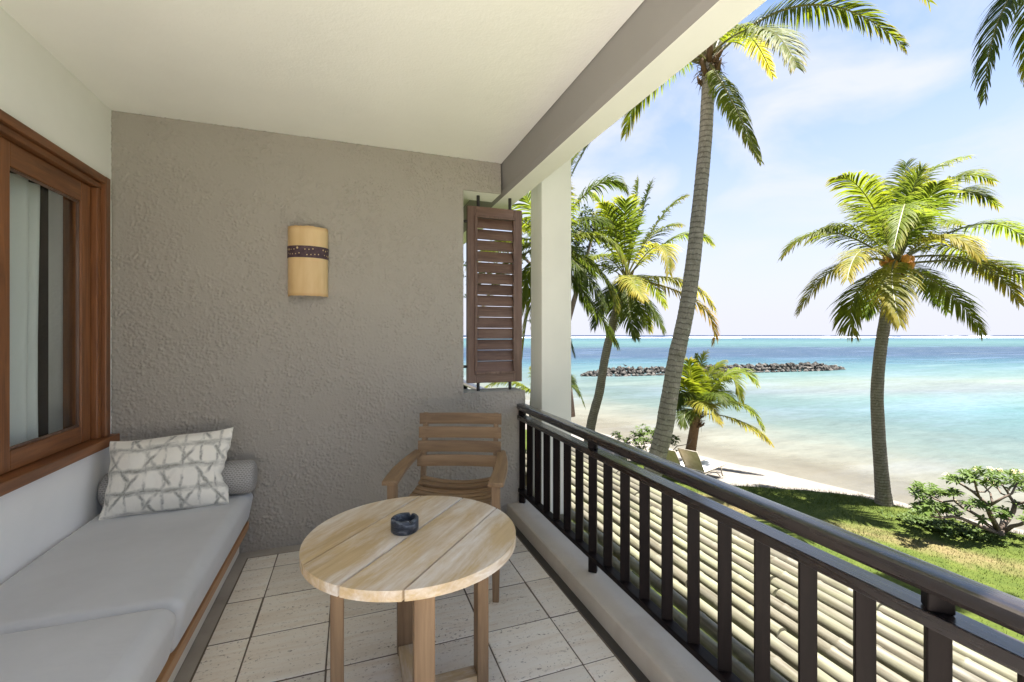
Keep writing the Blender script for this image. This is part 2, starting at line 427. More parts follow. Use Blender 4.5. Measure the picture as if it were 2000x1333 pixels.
def mat_parchment():
    n = NT('parchment'); c = n.coord()
    g = n.noise(n.coord(scale=(3, 3, 0.6)), 3.0, 5, 0.6)
    z = n.n('ShaderNodeSeparateXYZ', {0: n.n('ShaderNodeTexCoord').outputs['Object']}).outputs['Z']
    rim = n.ramp(n.math('ABSOLUTE', z), [(0.205, 0.0), (0.232, 1.0)])
    base = n.ramp(g, [(0.3, (0.68, 0.46, 0.21)), (0.7, (0.82, 0.61, 0.33))])
    base = n.mix(n.math('MULTIPLY', rim, 0.55), base, (0.48, 0.22, 0.06))
    a = n.pbr(base, 0.33, n.bump(n.noise(c, 14, 3, 0.5), 0.08, 0.01), 0.5)
    tr = n.n('ShaderNodeBsdfTranslucent', {'Color': base}).outputs[0]
    return n.done(n.n('ShaderNodeMixShader', {0: 0.2, 1: a, 2: tr}).outputs[0])
M['parchment'] = mat_parchment()
_p = NT('leather_band'); M['band'] = _p.done(_p.pbr(_p.ramp(_p.noise(_p.coord(), 40, 3), [(0.3, (0.045, 0.025, 0.035)), (0.7, (0.085, 0.05, 0.06))]), 0.6, None, 0.3))
_p = NT('band_dots'); M['dots'] = _p.done(_p.pbr((0.58, 0.44, 0.22), 0.6))
_p = NT('soapstone'); _c = _p.coord(scale=(1, 1, 3.0))
M['stone_ash'] = _p.done(_p.pbr(_p.ramp(_p.noise(_c, 13, 7, 0.65, 1.4), [(0.36, (0.018, 0.022, 0.032)), (0.52, (0.055, 0.065, 0.085)), (0.62, (0.16, 0.18, 0.21)), (0.72, (0.05, 0.06, 0.08))]), 0.42, _p.bump(_p.noise(_c, 40, 4), 0.2, 0.003), 0.4))
_p = NT('ash'); M['ash'] = _p.done(_p.pbr((0.03, 0.03, 0.032), 0.95))
_p = NT('window_glass')
_fr = _p.n('ShaderNodeFresnel', {'IOR': 1.5}).outputs[0]
_gl = _p.n('ShaderNodeBsdfGlossy', {'Color': (1, 1, 1, 1), 'Roughness': 0.02}).outputs[0]
_tr = _p.n('ShaderNodeBsdfTransparent', {'Color': (0.94, 0.96, 0.95, 1)}).outputs[0]
M['glass'] = _p.done(_p.n('ShaderNodeMixShader', {0: _p.math('MULTIPLY', _fr, _p.math('SUBTRACT', 1.0, _p.n('ShaderNodeNewGeometry').outputs['Backfacing'])), 1: _tr, 2: _gl}).outputs[0])
_p = NT('sheer_curtain')
_cd = _p.pbr((0.86, 0.88, 0.88), 0.9)
_ct = _p.n('ShaderNodeBsdfTranslucent', {'Color': (0.86, 0.88, 0.88, 1)}).outputs[0]
M['curtain'] = _p.done(_p.n('ShaderNodeMixShader', {0: 0.25, 1: _cd, 2: _ct}).outputs[0])

def mat_bamboo():
    n = NT('bamboo'); off = n.n('ShaderNodeVectorMath', {0: n.n('ShaderNodeTexCoord').outputs['Object'], 1: n.n('ShaderNodeCombineXYZ', {0: n.math('MULTIPLY', rnd(n), 17.0), 1: n.math('MULTIPLY', rnd(n), 31.0), 2: 0.0}).outputs[0]}, operation='ADD').outputs[0]
    c = n.n('ShaderNodeMapping', {'Vector': off, 'Scale': (14, 1.1, 14)}).outputs[0]
    g = n.noise(c, 3, 6, 0.6, 0.4)
    base = n.ramp(g, [(0.3, (0.07, 0.058, 0.038)), (0.5, (0.122, 0.110, 0.080)), (0.72, (0.165, 0.154, 0.122))])
    gr = n.ramp(n.noise(n.n('ShaderNodeMapping', {'Vector': off, 'Scale': (3, 0.5, 3)}).outputs[0], 2.2, 4, 0.6), [(0.45, 0.0), (0.7, 1.0)])
    base = n.mix(n.math('MULTIPLY', gr, 0.35), base, (0.34, 0.36, 0.2))
    ck = n.ramp(n.noise(n.n('ShaderNodeMapping', {'Vector': off, 'Scale': (60, 3.5, 60)}).outputs[0], 2.0, 4, 0.7), [(0.66, 0.0), (0.71, 1.0)])
    base = n.mix(n.math('MULTIPLY', ck, 0.7), base, (0.07, 0.055, 0.04))
    tone = n.ramp(rnd(n), [(0, 0.85), (1, 1.08)])
    base = n.mix(1.0, base, tone, 'MULTIPLY')
    return n.done(n.pbr(base, 0.42, n.bump(g, 0.15, 0.004), 0.45))
M['bamboo'] = mat_bamboo()

def mat_trunk(name, dark, light, ring=11.0, lichen=0.35):
    n = NT(name); uv = n.n('ShaderNodeTexCoord').outputs['UV']
    u1 = n.n('ShaderNodeMapping', {'Vector': uv, 'Scale': (3.0, 2.2, 1)}).outputs[0]
    wv = n.n('ShaderNodeTexWave', {'Vector': uv, 'Scale': ring / 3.18, 'Distortion': 2.4, 'Detail': 3.0, 'Detail Scale': 2.2, 'Detail Roughness': 0.6}, wave_type='BANDS', bands_direction='Y', wave_profile='SAW').outputs['Fac']
    fine = n.noise(n.n('ShaderNodeMapping', {'Vector': uv, 'Scale': (26, 7, 1)}).outputs[0], 2.0, 6, 0.65)
    blotch = n.noise(u1, 2.0, 5, 0.65)
    base = n.ramp(n.math('ADD', n.math('MULTIPLY', fine, 0.6), n.math('MULTIPLY', blotch, 0.4)), [(0.32, dark), (0.68, light)])
    base = n.mix(n.ramp(wv, [(0.0, 0.85), (0.2, 0.0), (0.85, 0.0), (1.0, 0.6)]), base, tuple(x * 0.35 for x in dark))
    li = n.ramp(n.noise(n.n('ShaderNodeMapping', {'Vector': uv, 'Scale': (5, 8, 1)}).outputs[0], 2.3, 6, 0.7), [(0.56, 0.0), (0.66, 1.0)])
    base = n.mix(n.math('MULTIPLY', li, min(1.0, lichen * 1.6)), base, (0.44, 0.42, 0.38))
    h = n.math('ADD', wv, n.math('MULTIPLY', fine, 0.7))
    return n.done(n.pbr(base, 0.9, n.bump(h, 0.6, 0.02), 0.15))
M['trunk'] = mat_trunk('palm_bark', (0.15, 0.125, 0.10), (0.38, 0.335, 0.285))
M['trunk_dark'] = mat_trunk('palm_bark_dark', (0.11, 0.092, 0.07), (0.29, 0.25, 0.20), 14.0, 0.3)
M['fibre'] = mat_trunk('palm_fibre', (0.10, 0.058, 0.028), (0.27, 0.17, 0.09), 30.0, 0.1)

def mat_frond(name, green, pale, tipcol, tip0, tip1, tip_amt, trans=0.58):
    n = NT(name); uv = n.n('ShaderNodeSeparateXYZ', {0: n.n('ShaderNodeTexCoord').outputs['UV']})
    t, q = uv.outputs['X'], uv.outputs['Y']
    c = n.coord('Object')
    green, pale, tipcol = [tuple(x * 0.84 for x in k_) for k_ in (green, pale, tipcol)]
    v = n.noise(c, 2.2, 3, 0.6)
    base = n.ramp(v, [(0.3, green), (0.72, pale)])
    r = rnd(n)
    base = n.mix(1.0, base, n.ramp(r, [(0, 0.82), (1, 1.15)]), 'MULTIPLY')
    tf = n.math('ADD', n.math('MULTIPLY', t, 0.6), n.math('MULTIPLY', q, 0.5))
    tf = n.math('ADD', tf, n.math('MULTIPLY', n.math('SUBTRACT', n.noise(c, 6, 3, 0.6), 0.5), 0.8))
    tm = n.math('MULTIPLY', n.ramp(tf, [(tip0, 0.0), (tip1, 1.0)]), tip_amt)
    base = n.mix(tm, base, tipcol)
    a = n.pbr(base, 0.55, None, 0.16)
    tr = n.n('ShaderNodeBsdfTranslucent', {'Color': n.mix(1.0, base, (1.25, 1.25, 0.8), 'MULTIPLY')}).outputs[0]
    return n.done(n.n('ShaderNodeMixShader', {0: trans, 1: a, 2: tr}).outputs[0])
M['frond'] = mat_frond('frond_green', (0.10, 0.135, 0.010), (0.22, 0.25, 0.022), (0.36, 0.27, 0.05), 0.75, 1.15, 0.6)
M['frond_dark'] = mat_frond('frond_deep_green', (0.055, 0.088, 0.014), (0.12, 0.155, 0.024), (0.16, 0.14, 0.03), 0.85, 1.2, 0.5)
M['frond_yellow'] = mat_frond('frond_yellowing', (0.16, 0.19, 0.025), (0.34, 0.31, 0.055), (0.50, 0.37, 0.05), 0.5, 1.0, 0.65)
M['frond_lime'] = mat_frond('frond_lime', (0.12, 0.175, 0.022), (0.24, 0.29, 0.045), (0.38, 0.33, 0.07), 0.7, 1.1, 0.6)
M['frond_old'] = mat_frond('frond_old', (0.22, 0.20, 0.03), (0.42, 0.31, 0.05), (0.36, 0.18, 0.03), 0.45, 0.95, 0.8, 0.4)
_p = NT('rachis'); M['rachis'] = _p.done(_p.pbr(_p.ramp(_p.noise(_p.coord(), 6, 3), [(0.3, (0.08, 0.082, 0.016)), (0.7, (0.14, 0.125, 0.034))]), 0.5, None, 0.4))
_p = NT('coconut'); M['coconut'] = _p.done(_p.pbr(_p.ramp(_p.noise(_p.coord(), 12, 3), [(0.3, (0.42, 0.15, 0.02)), (0.7, (0.60, 0.28, 0.05))]), 0.45, None, 0.4))

def mat_leaf(name, a, b, trans=0.4, scale=3.0, spec=0.18, rough=0.5):
    a, b = [tuple(x * 0.66 for x in k_) for k_ in (a, b)]
    n = NT(name); c = n.coord()
    base = n.ramp(n.noise(c, scale, 4, 0.65), [(0.3, a), (0.7, b)])
    s = n.pbr(base, rough, None, spec)
    tr = n.n('ShaderNodeBsdfTranslucent', {'Color': base}).outputs[0]
    return n.done(n.n('ShaderNodeMixShader', {0: trans, 1: s, 2: tr}).outputs[0])
M['plumeria_leaf'] = mat_leaf('plumeria_leaf', (0.075, 0.135, 0.022), (0.19, 0.27, 0.055), 0.3, 6)
M['shrub_leaf'] = mat_leaf('shrub_leaf', (0.06, 0.115, 0.02), (0.17, 0.23, 0.05), 0.3, 5)
M['tree_leaf'] = mat_leaf('tree_leaf', (0.035, 0.06, 0.014), (0.085, 0.12, 0.03), 0.25, 1.5)
_p = NT('branch_bark'); M['branch'] = _p.done(_p.pbr(_p.ramp(_p.noise(_p.coord(), 18, 5, 0.65), [(0.3, (0.075, 0.052, 0.038)), (0.7, (0.23, 0.18, 0.145))]), 0.85, _p.bump(_p.noise(_p.coord(), 50, 4), 0.4, 0.005), 0.2))

# ================================================================== THE BALCONY SHELL
D = 3.30            # far wall
XL = -1.338         # left wall
ZC = 2.733          # ceiling
Y_END = 0.12; Y_HOUSE = 0.60       # roof and house cut short for light, added terrace goes on in the open

m = MB(); m.box(XL - 0.24, 1.36, -0.75, 7.0, -0.30, -0.0022)
floor = tag(m.build('floor', M['mortar']), kind='structure')
xs = [-0.613, -0.440, -0.100, 0.243, 0.586, 0.928, 1.088]
ys = [3.205]; yy = 3.036
while yy > -0.6: ys.append(yy); yy -= 0.337
rng = random.Random(4)
G = 0.0060
def tile_mesh(w, l):
    mm = MB(); mm.box(-w / 2, w / 2, -l / 2, l / 2, -0.014, 0.0)
    return mm.mesh('tile', 0.003, 1)
tcache = {}
for i in range(len(xs) - 1):
    for j in range(len(ys) - 1):
        w = round(xs[i + 1] - xs[i] - G, 3); l = round(ys[j] - ys[j + 1] - G, 3)
        var = (i + j) % 1
        key = (w, l)
        if key not in tcache: tcache[key] = tile_mesh(w, l)
        t = link('tile', tcache[key], M['tile'], floor)
        t.location = ((xs[i] + xs[i + 1]) / 2 + rng.uniform(-.0012, .0012), (ys[j] + ys[j + 1]) / 2 + rng.uniform(-.0012, .0012), rng.uniform(-.0008, .0008))
        t.rotation_euler = (rng.uniform(-.002, .002), rng.uniform(-.002, .002), rng.uniform(-.004, .004))
def border(name, mat_, x0, x1, y0, y1, z):
    mm = MB(); mm.box(x0, x1, y0, y1, -0.0055, z); return mm.build(name, mat_, floor, 0.001, 1)
border('screed_border', M['border'], -0.676, -0.617, -0.7, 3.30, -0.0006)
border('screed_border', M['border'], -0.6165, 1.092, 3.209, 3.30, -0.0008)
border('drain_gap', M['border_dark'], 1.0925, 1.14, -0.7, 3.30, -0.0014)

m = MB(); m.box(-5.2, 1.36, -6.0, -0.752, -0.30, -0.001)  # unseen slab added behind the camera to bounce sunlight into the balcony
tag(m.build('bounce_terrace', M['bounce_terrace']), kind='structure')
m = MB(); m.box(-5.2, XL - 0.245, -0.75, 0.598, -0.30, -0.001)  # second added slab beside the shortened house, also bouncing sun
tag(m.build('bounce_terrace', M['bounce_terrace']), kind='structure')
# kerb that carries the railing
m = MB(); m.prism([(1.138, -0.006), (1.38, -0.006), (1.38, 0.075), (1.365, 0.09), (1.156, 0.085), (1.147, 0.078)], 'Y', -4.0, 7.0)
kerb = tag(m.build('kerb', M['kerb'], None, 0.004, 2), kind='structure')
m = MB(); m.box(0.9, 1.34, -4.0, 7.0, -2.95, -0.305)
tag(m.build('wall_lower_storey', M['facade']), kind='structure')

# ceiling slab, unseen roof slab shaped for shade, edge beam
m = MB(); m.box(XL - 0.24, 1.098, Y_END, 7.0, ZC, 3.08)
tag(m.build('ceiling', M['ceiling']), kind='structure')
m = MB(); m.prism([(-6.0, Y_HOUSE), (XL - 0.24, Y_HOUSE), (XL - 0.24, Y_END), (2.74, Y_END), (2.74, 7.2), (-6.0, 7.2)], 'Z', 3.80, 3.98)
tag(m.build('roof', M['facade']), kind='structure')  # overhang reaches out, unseen, to keep direct sun off kerb and column
prof = [(1.100, 3.795), (1.103, ZC), (1.119, 2.536), (1.141, 2.503), (1.285, 2.500), (1.285, 3.795)]
m = MB(); m.prism(prof, 'Y', Y_END, 7.0)
me = m.mesh('beam')
o = link('beam', me, [M['beam_taupe'], M['beam_cream']])
for p in me.polygons:
    if p.normal.z < -0.9 or p.normal.x > 0.7: p.material_index = 1
tag(o, kind='structure')

# far wall with the shutter opening
XO = 0.797; ZS = 0.962; ZT = 2.497
poly = [(XL - 0.24, -0.3), (1.297, -0.3), (1.297, ZS), (XO, ZS), (XO, ZT), (1.0965, ZT), (1.0965, ZC - 0.002), (XL - 0.24, ZC - 0.002)]
m = MB(); m.prism(poly, 'Y', D + 0.004, D + 0.24)
me = m.mesh('wall_far', 0.009, 3)
o = link('wall_far', me, [M['stucco'], M['stucco_light'], M['beam_cream']])
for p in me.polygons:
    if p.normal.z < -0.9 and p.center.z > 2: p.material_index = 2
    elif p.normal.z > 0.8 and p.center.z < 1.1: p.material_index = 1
tag(o, kind='structure')

# the trowelled relief of its face
def stucco_face():
    x0, x1, z0, z1, st = XL - 0.002, 1.2965, -0.004, ZC - 0.001, 0.0042
    nx, nz = int((x1 - x0) / st), int((z1 - z0) / st)
    sx, sz = (x1 - x0) / nx, (z1 - z0) / nz
    N = mnoise.noise; idx = {}; vs = []; fs = []
    io = int(round((XO - x0) / sx)); jo0 = int(round((ZS - z0) / sz)); jo1 = int(round((ZT - z0) / sz)); ib = int(round((1.0965 - x0) / sx))
    def inside(i, j):      # cell is wall
        if i >= io and jo0 <= j < jo1: return False
        if i >= ib and j >= jo1: return False
        return True
    for j in range(nz + 1):
        z = z0 + j * sz
        for i in range(nx + 1):
            if not any(0 <= a < nx and 0 <= b < nz and inside(a, b) for a in (i - 1, i) for b in (j - 1, j)): continue
            x = x0 + i * sx
            wx = 0.008 * N(Vector((x * 26, z * 26, 3.0))); wz = 0.008 * N(Vector((x * 26, z * 26, 9.0)))
            b = N(Vector((x * 96, z * 96, 5.5)))
            pm = 0.5 + 0.9 * N(Vector((x * 4.1, z * 4.1, 7.7))) + 0.5 * N(Vector((x * 10.5, z * 10.5, 2.2)))
            pm = max(0.14, min(1.0, pm + 0.36))
            d1 = mnoise.voronoi(Vector(((x + wx) * 58, (z + wz) * 58, 0.3)))[0][0]
            dome = max(0.0, 1.0 - (d1 / 0.62) ** 2)
            gate = max(0.0, min(1.0, (N(Vector((x * 33, z * 33, 4.4))) + 0.30) / 0.30))
            h = 0.0080 * pm * (dome * gate + 0.22 * max(0.0, b)) + 0.0012 * N(Vector((x * 12, z * 12, 1.0)))
            idx[(i, j)] = len(vs); vs.append((x, D - h, z))
    for j in range(nz):
        for i in range(nx):
            if inside(i, j): fs.append((idx[(i, j)], idx[(i + 1, j)], idx[(i + 1, j + 1)], idx[(i, j + 1)]))
    me_ = bpy.data.meshes.new('render_coat'); me_.from_pydata(vs, [], fs)
    bm = bmesh.new(); bm.from_mesh(me_)
    ed = [e for e in bm.edges if e.is_boundary]
    rr = bmesh.ops.extrude_edge_only(bm, edges=ed)
    for v in rr['geom']:
        if isinstance(v, bmesh.types.BMVert): v.co.y = D + 0.012
    bm.to_mesh(me_); bm.free()
    link('render_coat', me_, M['stucco_face'], o, smooth=True)
stucco_face()

# left wall around the window
WY0, WY1, WZ0, WZ1 = 0.72, 3.20, 0.80, 2.275
m = MB()
m.prism([(Y_HOUSE, -0.01), (D + 0.001, -0.01), (D + 0.001, ZC - 0.001), (WY1, ZC - 0.001), (WY1, WZ0), (Y_HOUSE, WZ0)], 'X', XL - 0.24, XL)
m.prism([(Y_HOUSE, WZ1), (WY1 - 0.0, WZ1), (WY1 - 0.0, ZC - 0.001), (Y_HOUSE, ZC - 0.001)], 'X', XL - 0.24, XL)
m.prism([(Y_HOUSE, WZ0), (WY0, WZ0), (WY0, WZ1), (Y_HOUSE, WZ1)], 'X', XL - 0.24, XL)
tag(m.build('wall_left', M['cream_wall']), kind='structure')
# the dim room behind the window
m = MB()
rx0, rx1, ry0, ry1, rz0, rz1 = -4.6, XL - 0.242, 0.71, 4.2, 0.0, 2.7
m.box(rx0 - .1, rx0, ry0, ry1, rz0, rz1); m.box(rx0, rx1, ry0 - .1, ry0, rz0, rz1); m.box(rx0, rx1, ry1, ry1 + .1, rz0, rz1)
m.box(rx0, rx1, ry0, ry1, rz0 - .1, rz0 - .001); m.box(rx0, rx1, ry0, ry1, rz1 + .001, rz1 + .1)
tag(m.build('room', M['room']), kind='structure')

# outer column
col = thing('column', 'square cream painted column standing outside the dark railing', 'column', (1.595, 3.49, -2.93))
quick_box('shaft', M['column_paint'], col, -0.135, 0.135, -0.14, -0.055, -0.05, 6.725, 0.006)
quick_box('rear_pier', M['column_paint'], col, -0.117, 0.130, -0.056, 0.14, -0.05, 6.725, 0.006)

# ================================================================== WINDOW
win = thing('window', 'varnished red-brown wooden window in the cream left wall', 'window', (XL, 1.9, 0.82))
def wb(name, x0, x1, y0, y1, z0, z1, mt, parent=win, bev=0.004):
    return quick_box(name, mt, parent, x0 - XL, x1 - XL, y0 - 1.9, y1 - 1.9, z0 - 0.82, z1 - 0.82, bev)
cy0, cy1, cz0, cz1 = 0.74, 3.232, 0.818, 2.303
wb('head_casing', XL - 0.14, XL + 0.022, cy0, cy1 - 0.052, cz1 - 0.042, cz1, M['redwoodY'])
wb('side_casing', XL - 0.14, XL + 0.024, cy1 - 0.05, cy1, cz0, cz1 + 0.001, M['redwoodZ'])
wb('head_jamb', XL - 0.15, XL + 0.004, cy0, cy1 - 0.054, cz1 - 0.076, cz1 - 0.044, M['redwoodY'])
wb('side_jamb', XL - 0.15, XL + 0.002, cy1 - 0.093, cy1 - 0.053, cz0, cz1 - 0.078, M['redwoodZ'])
wb('side_casing', XL - 0.14, XL + 0.024, cy0 - 0.05, cy0 - 0.001, cz0, cz1, M['redwoodZ'])
wb('sill', XL - 0.16, XL + 0.045, 0.66, 3.292, 0.765, 0.817, M['redwoodY'], win, 0.006)
def sash(y0, y1, xf, stile=0.115):
    s = bpy.data.objects.new('sash', None); COL.objects.link(s); s.parent = win
    z0, z1 = 0.822, 2.222
    xb = xf - 0.042
    wb('stile', xb, xf, y0, y0 + stile, z0, z1, M['redwoodZ'], s)
    wb('stile', xb, xf, y1 - stile, y1, z0, z1, M['redwoodZ'], s)
    wb('rail', xb, xf - 0.001, y0 + stile + .0005, y1 - stile - .0005, z1 - 0.105, z1, M['redwoodY'], s)
    wb('rail', xb, xf - 0.001, y0 + stile + .0005, y1 - stile - .0005, z0, z0 + 0.088, M['redwoodY'], s)
    g = MB(); gy0, gy1, gz0, gz1 = y0 + stile - 1.9, y1 - stile - 1.9, z0 + 0.088 - .82, z1 - 0.105 - .82
    bw = 0.012
    bx0, bx1 = xf - 0.020 - XL, xf - 0.008 - XL
    b = MB(); b.box(bx0, bx1, gy0, gy1, gz1 - bw, gz1 - .0005); b.box(bx0, bx1, gy0, gy1, gz0 + .0005, gz0 + bw)
    b.box(bx0, bx1, gy0 + .0005, gy0 + bw, gz0 + bw, gz1 - bw); b.box(bx0, bx1, gy1 - bw, gy1 - .0005, gz0 + bw, gz1 - bw)
    b.build('bead', M['shutterZ'], s, 0.002, 1)
    g.box(xf - 0.030 - XL, xf - 0.026 - XL, gy0 - .01, gy1 + .01, gz0 - .01, gz1 + .01)
    g.build('pane', M['glass'], s)
    return s
sash(2.415, 3.124, XL - 0.022, 0.088)
sash(1.60, 2.44, XL - 0.068)
sash(0.78, 1.615, XL - 0.022)
# sheer curtain behind it
m = MB(); nz = 8; ny = 150
vs = []; fs = []
for k in range(nz + 1):
    z = 2.15 - 2.05 * k / nz
    for i in range(ny + 1):
        y = 1.15 + 1.78 * i / ny
        a = 0.030 * math.sin(y * 46 + 0.6 * math.sin(y * 9)) + 0.016 * math.sin(y * 21 + k * 0.12)
        vs.append((-1.475 + a * (0.6 + 0.4 * k / nz), y + 0.012 * math.sin(k * .7 + y * 5), z))
for k in range(nz):
    for i in range(ny):
        q = k * (ny + 1) + i; fs.append((q, q + 1, q + ny + 2, q + ny + 1))
m.add(vs, fs)
tag(m.build('curtain', M['curtain'], None, smooth=True), 'sheer white curtain hanging behind the window glass', 'curtain')

# ================================================================== BENCH AND CUSHIONS
bench = thing('built_in_bench', 'built-in bench with white plastered base and red-brown wooden edge', 'bench', (-1.0, 1.2, 0))
quick_box('base', M['white_base'], bench, XL + 1.0 + .001, -0.676 + 1.0, -0.58, 2.099, -0.004, 0.150, 0.006)
quick_box('edge_board', M['edgewoodY'], bench, XL + 1.0 + .001, -0.622 + 1.0, -0.58, 2.099, 0.1505, 0.197, 0.004)

def cushion(name, label, x0, x1, y0, y1, z0, z1, r, seed, crown=0.012):
    bm = bmesh.new()
    bmesh.ops.create_cube(bm, size=1)
    w, l, h = x1 - x0, y1 - y0, z1 - z0
    bmesh.ops.scale(bm, vec=(w, l, h), verts=bm.verts)
    bmesh.ops.bevel(bm, geom=list(bm.edges), offset=r, segments=6, profile=0.5, affect='EDGES')
    bmesh.ops.triangulate(bm, faces=[f for f in bm.faces if len(f.verts) > 4])
    for ax, n_, L in ((0, 14, w), (1, 20, l)):
        for i in range(1, n_):
            co = [0, 0, 0]; no = [0, 0, 0]; no[ax] = 1; co[ax] = -L / 2 + L * i / n_
            bmesh.ops.bisect_plane(bm, geom=bm.verts[:] + bm.edges[:] + bm.faces[:], plane_co=co, plane_no=no)
    for v in bm.verts:
        a = max(0, 1 - (2 * v.co.x / w) ** 2); b = max(0, 1 - (2 * v.co.y / l) ** 2)
        nn = mnoise.noise(Vector((v.co.x * 2.6 + seed, v.co.y * 2.0, v.co.z * 3)))
        if v.co.z > 0:
            v.co.z += crown * (a * b) ** 0.5 + 0.005 * nn
        hz = 1 - (2 * v.co.z / h) ** 2
        v.co.x += 0.014 * max(0, hz) * (1 if v.co.x > 0 else -.3) * abs(2 * v.co.x / w) ** 6 + 0.004 * nn
        if v.co.x > 0: v.co.x -= 0.034 * max(0.0, min(1.0, 0.25 - v.co.z / h)) * (2 * v.co.x / w) ** 8
    me = bpy.data.meshes.new(name); bm.to_mesh(me); bm.free()
    o = link(name, me, M['cushion'], None, smooth=True)
    o.location = ((x0 + x1) / 2, (y0 + y1) / 2, (z0 + z1) / 2)
    tag(o, label, 'cushion', 'seat cushions on the built-in bench')
    # seam piping along the upper front edge
    s = MB(); zz = h / 2 - 0.012
    s.tube([(w / 2 - 0.036, -l / 2 + 0.05 + (l - 0.1) * i / 24, -h / 2 + 0.016) for i in range(25)], 0.0035, 6)
    s.build('seam', M['cushion'], o, smooth=True)
    return o
cushion('seat_cushion', 'grey seat cushion that carries the patterned pillow, against the far wall', XL + .006, -0.600, 1.985, 3.292, 0.198, 0.412, 0.045, 1.3)
cushion('seat_cushion', 'grey seat cushion nearest the camera, its rounded corner towards the table', XL + .006, -0.603, 0.66, 1.975, 0.198, 0.418, 0.05, 5.1, 0.016)

# bolster along the wall
m = MB(); R0 = 0.104; x0, x1 = -1.325, -0.563
prof = [(x0, 0.0), (x0, 0.05), (x0 + .004, 0.078), (x0 + .016, 0.095), (x0 + .034, R0)] + [(x0 + .034 + (x1 - x0 - .068) * i / 14, R0 + 0.002 * math.sin(i * 1.7)) for i in range(1, 15)] + [(x1 - .016, 0.095), (x1 - .004, 0.078), (x1, 0.05), (x1 + .004, 0.0)]
sg = 40; vs = []; fs = []; uvs = []
ln = 0; arc = [0]
for i in range(1, len(prof)):
    ln += math.hypot(prof[i][0] - prof[i - 1][0], prof[i][1] - prof[i - 1][1]); arc.append(ln)
for i, (x, r) in enumerate(prof):
    for k in range(sg + 1):
        a = 2 * math.pi * k / sg
        zz = math.sin(a) * r
        if zz < -0.09: zz = -0.09 - (-(zz) - 0.09) * 0.3
        vs.append((x, math.cos(a) * r, zz)); uvs.append((arc[i], 2 * math.pi * R0 * k / sg))
for i in range(len(prof) - 1):
    for k in range(sg):
        q = i * (sg + 1) + k; fs.append((q, q + 1, q + sg + 2, q + sg + 1))
m.add(vs, fs)
o = m.build('bolster', M['bolster'], None, smooth=True, recalc=True)
uvl = o.data.uv_layers.new(name='UVMap')
for lp in o.data.loops: uvl.data[lp.index].uv = uvs[lp.vertex_index]
o.location = (0, 3.183, 0.412 + 0.106)
tag(o, 'grey-brown woven bolster roll lying behind the patterned pillow', 'bolster')

# tie-dyed pillow leaning on it
NP = 44; W, H, T = 0.59, 0.43, 0.150
vs = []; fs = []; uvs = []
def pil(a, b, side):
    pin = 0.055
    x = a * W / 2 * (1 - pin * (1 - b * b) * abs(a) ** 2)
    y = b * H / 2 * (1 - (pin + .02) * (1 - a * a) * abs(b) ** 2)
    th = T / 2 * ((1 - abs(a) ** 2.3) * (1 - abs(b) ** 2.3)) ** 0.55
    wr = mnoise.noise(Vector((a * 2.2, b * 2.2, side * 3.0))) * 0.018 * (1 - max(abs(a), abs(b)) ** 4)
    # gathers beside the right-hand seam
    if a > 0.55: wr += 0.011 * math.sin(b * 17 + 1.0) * ((a - 0.55) / 0.45) * (1 - abs(b) ** 3)
    x += (0.006 * math.sin(b * 9 + 1.0) + 0.004 * math.sin(b * 23 + 2)) * max(0, a) ** 8 * (1 - b * b) - 0.03 * max(0, a) ** 6 * math.exp(-((b + 0.1) / 0.35) ** 2)
    y += 0.022 * max(0, a) ** 3 * max(0, b) ** 2 + 0.010 * math.sin(a * 3 + 1) * b
    edge = 0.007 * math.sin(b * 11 + 2.2) * abs(a) ** 8
    return (x, -side * (th + wr) + edge, y)
for side in (1, -1):
    for j in range(NP + 1):
        for i in range(NP + 1):
            a = -1 + 2 * i / NP; b = -1 + 2 * j / NP
            a = math.sin(a * math.pi / 2); b = math.sin(b * math.pi / 2)
            vs.append(pil(a, b, side)); uvs.append(((a + 1) / 2 + (0.0 if side > 0 else 0.37), (b + 1) / 2 * H / W + 0.02))
nn = (NP + 1) ** 2
for s_ in (0, 1):
    for j in range(NP):
        for i in range(NP):
            q = s_ * nn + j * (NP + 1) + i
            f = (q, q + 1, q + NP + 2, q + NP + 1)
            fs.append(f if s_ == 0 else f[::-1])
m = MB(); m.add(vs, fs)
o = m.build('pillow', M['pillow'], None, smooth=True, recalc=False)
uvl = o.data.uv_layers.new(name='UVMap')
for lp in o.data.loops: uvl.data[lp.index].uv = uvs[lp.vertex_index]
rim = [pil(math.sin(-math.pi / 2 + math.pi * i / 40), 1, 0) for i in range(41)] + [pil(1, math.sin(math.pi / 2 - math.pi * i / 40), 0) for i in range(1, 41)] + [pil(math.sin(math.pi / 2 - math.pi * i / 40), -1, 0) for i in range(1, 41)] + [pil(-1, math.sin(-math.pi / 2 + math.pi * i / 40), 0) for i in range(1, 40)]
pm = MB(); pm.tube(rim + [rim[0]], 0.0032, 6, False)
pm.build('piping', M['piping'], o, smooth=True)
o.rotation_euler = (math.radians(-20), math.radians(-1.0), math.radians(2.0))
o.location = (-0.968, 3.055, 0.408 + 0.208)
tag(o, 'white pillow with grey tie-dyed lattice pattern leaning on the bolster', 'pillow')

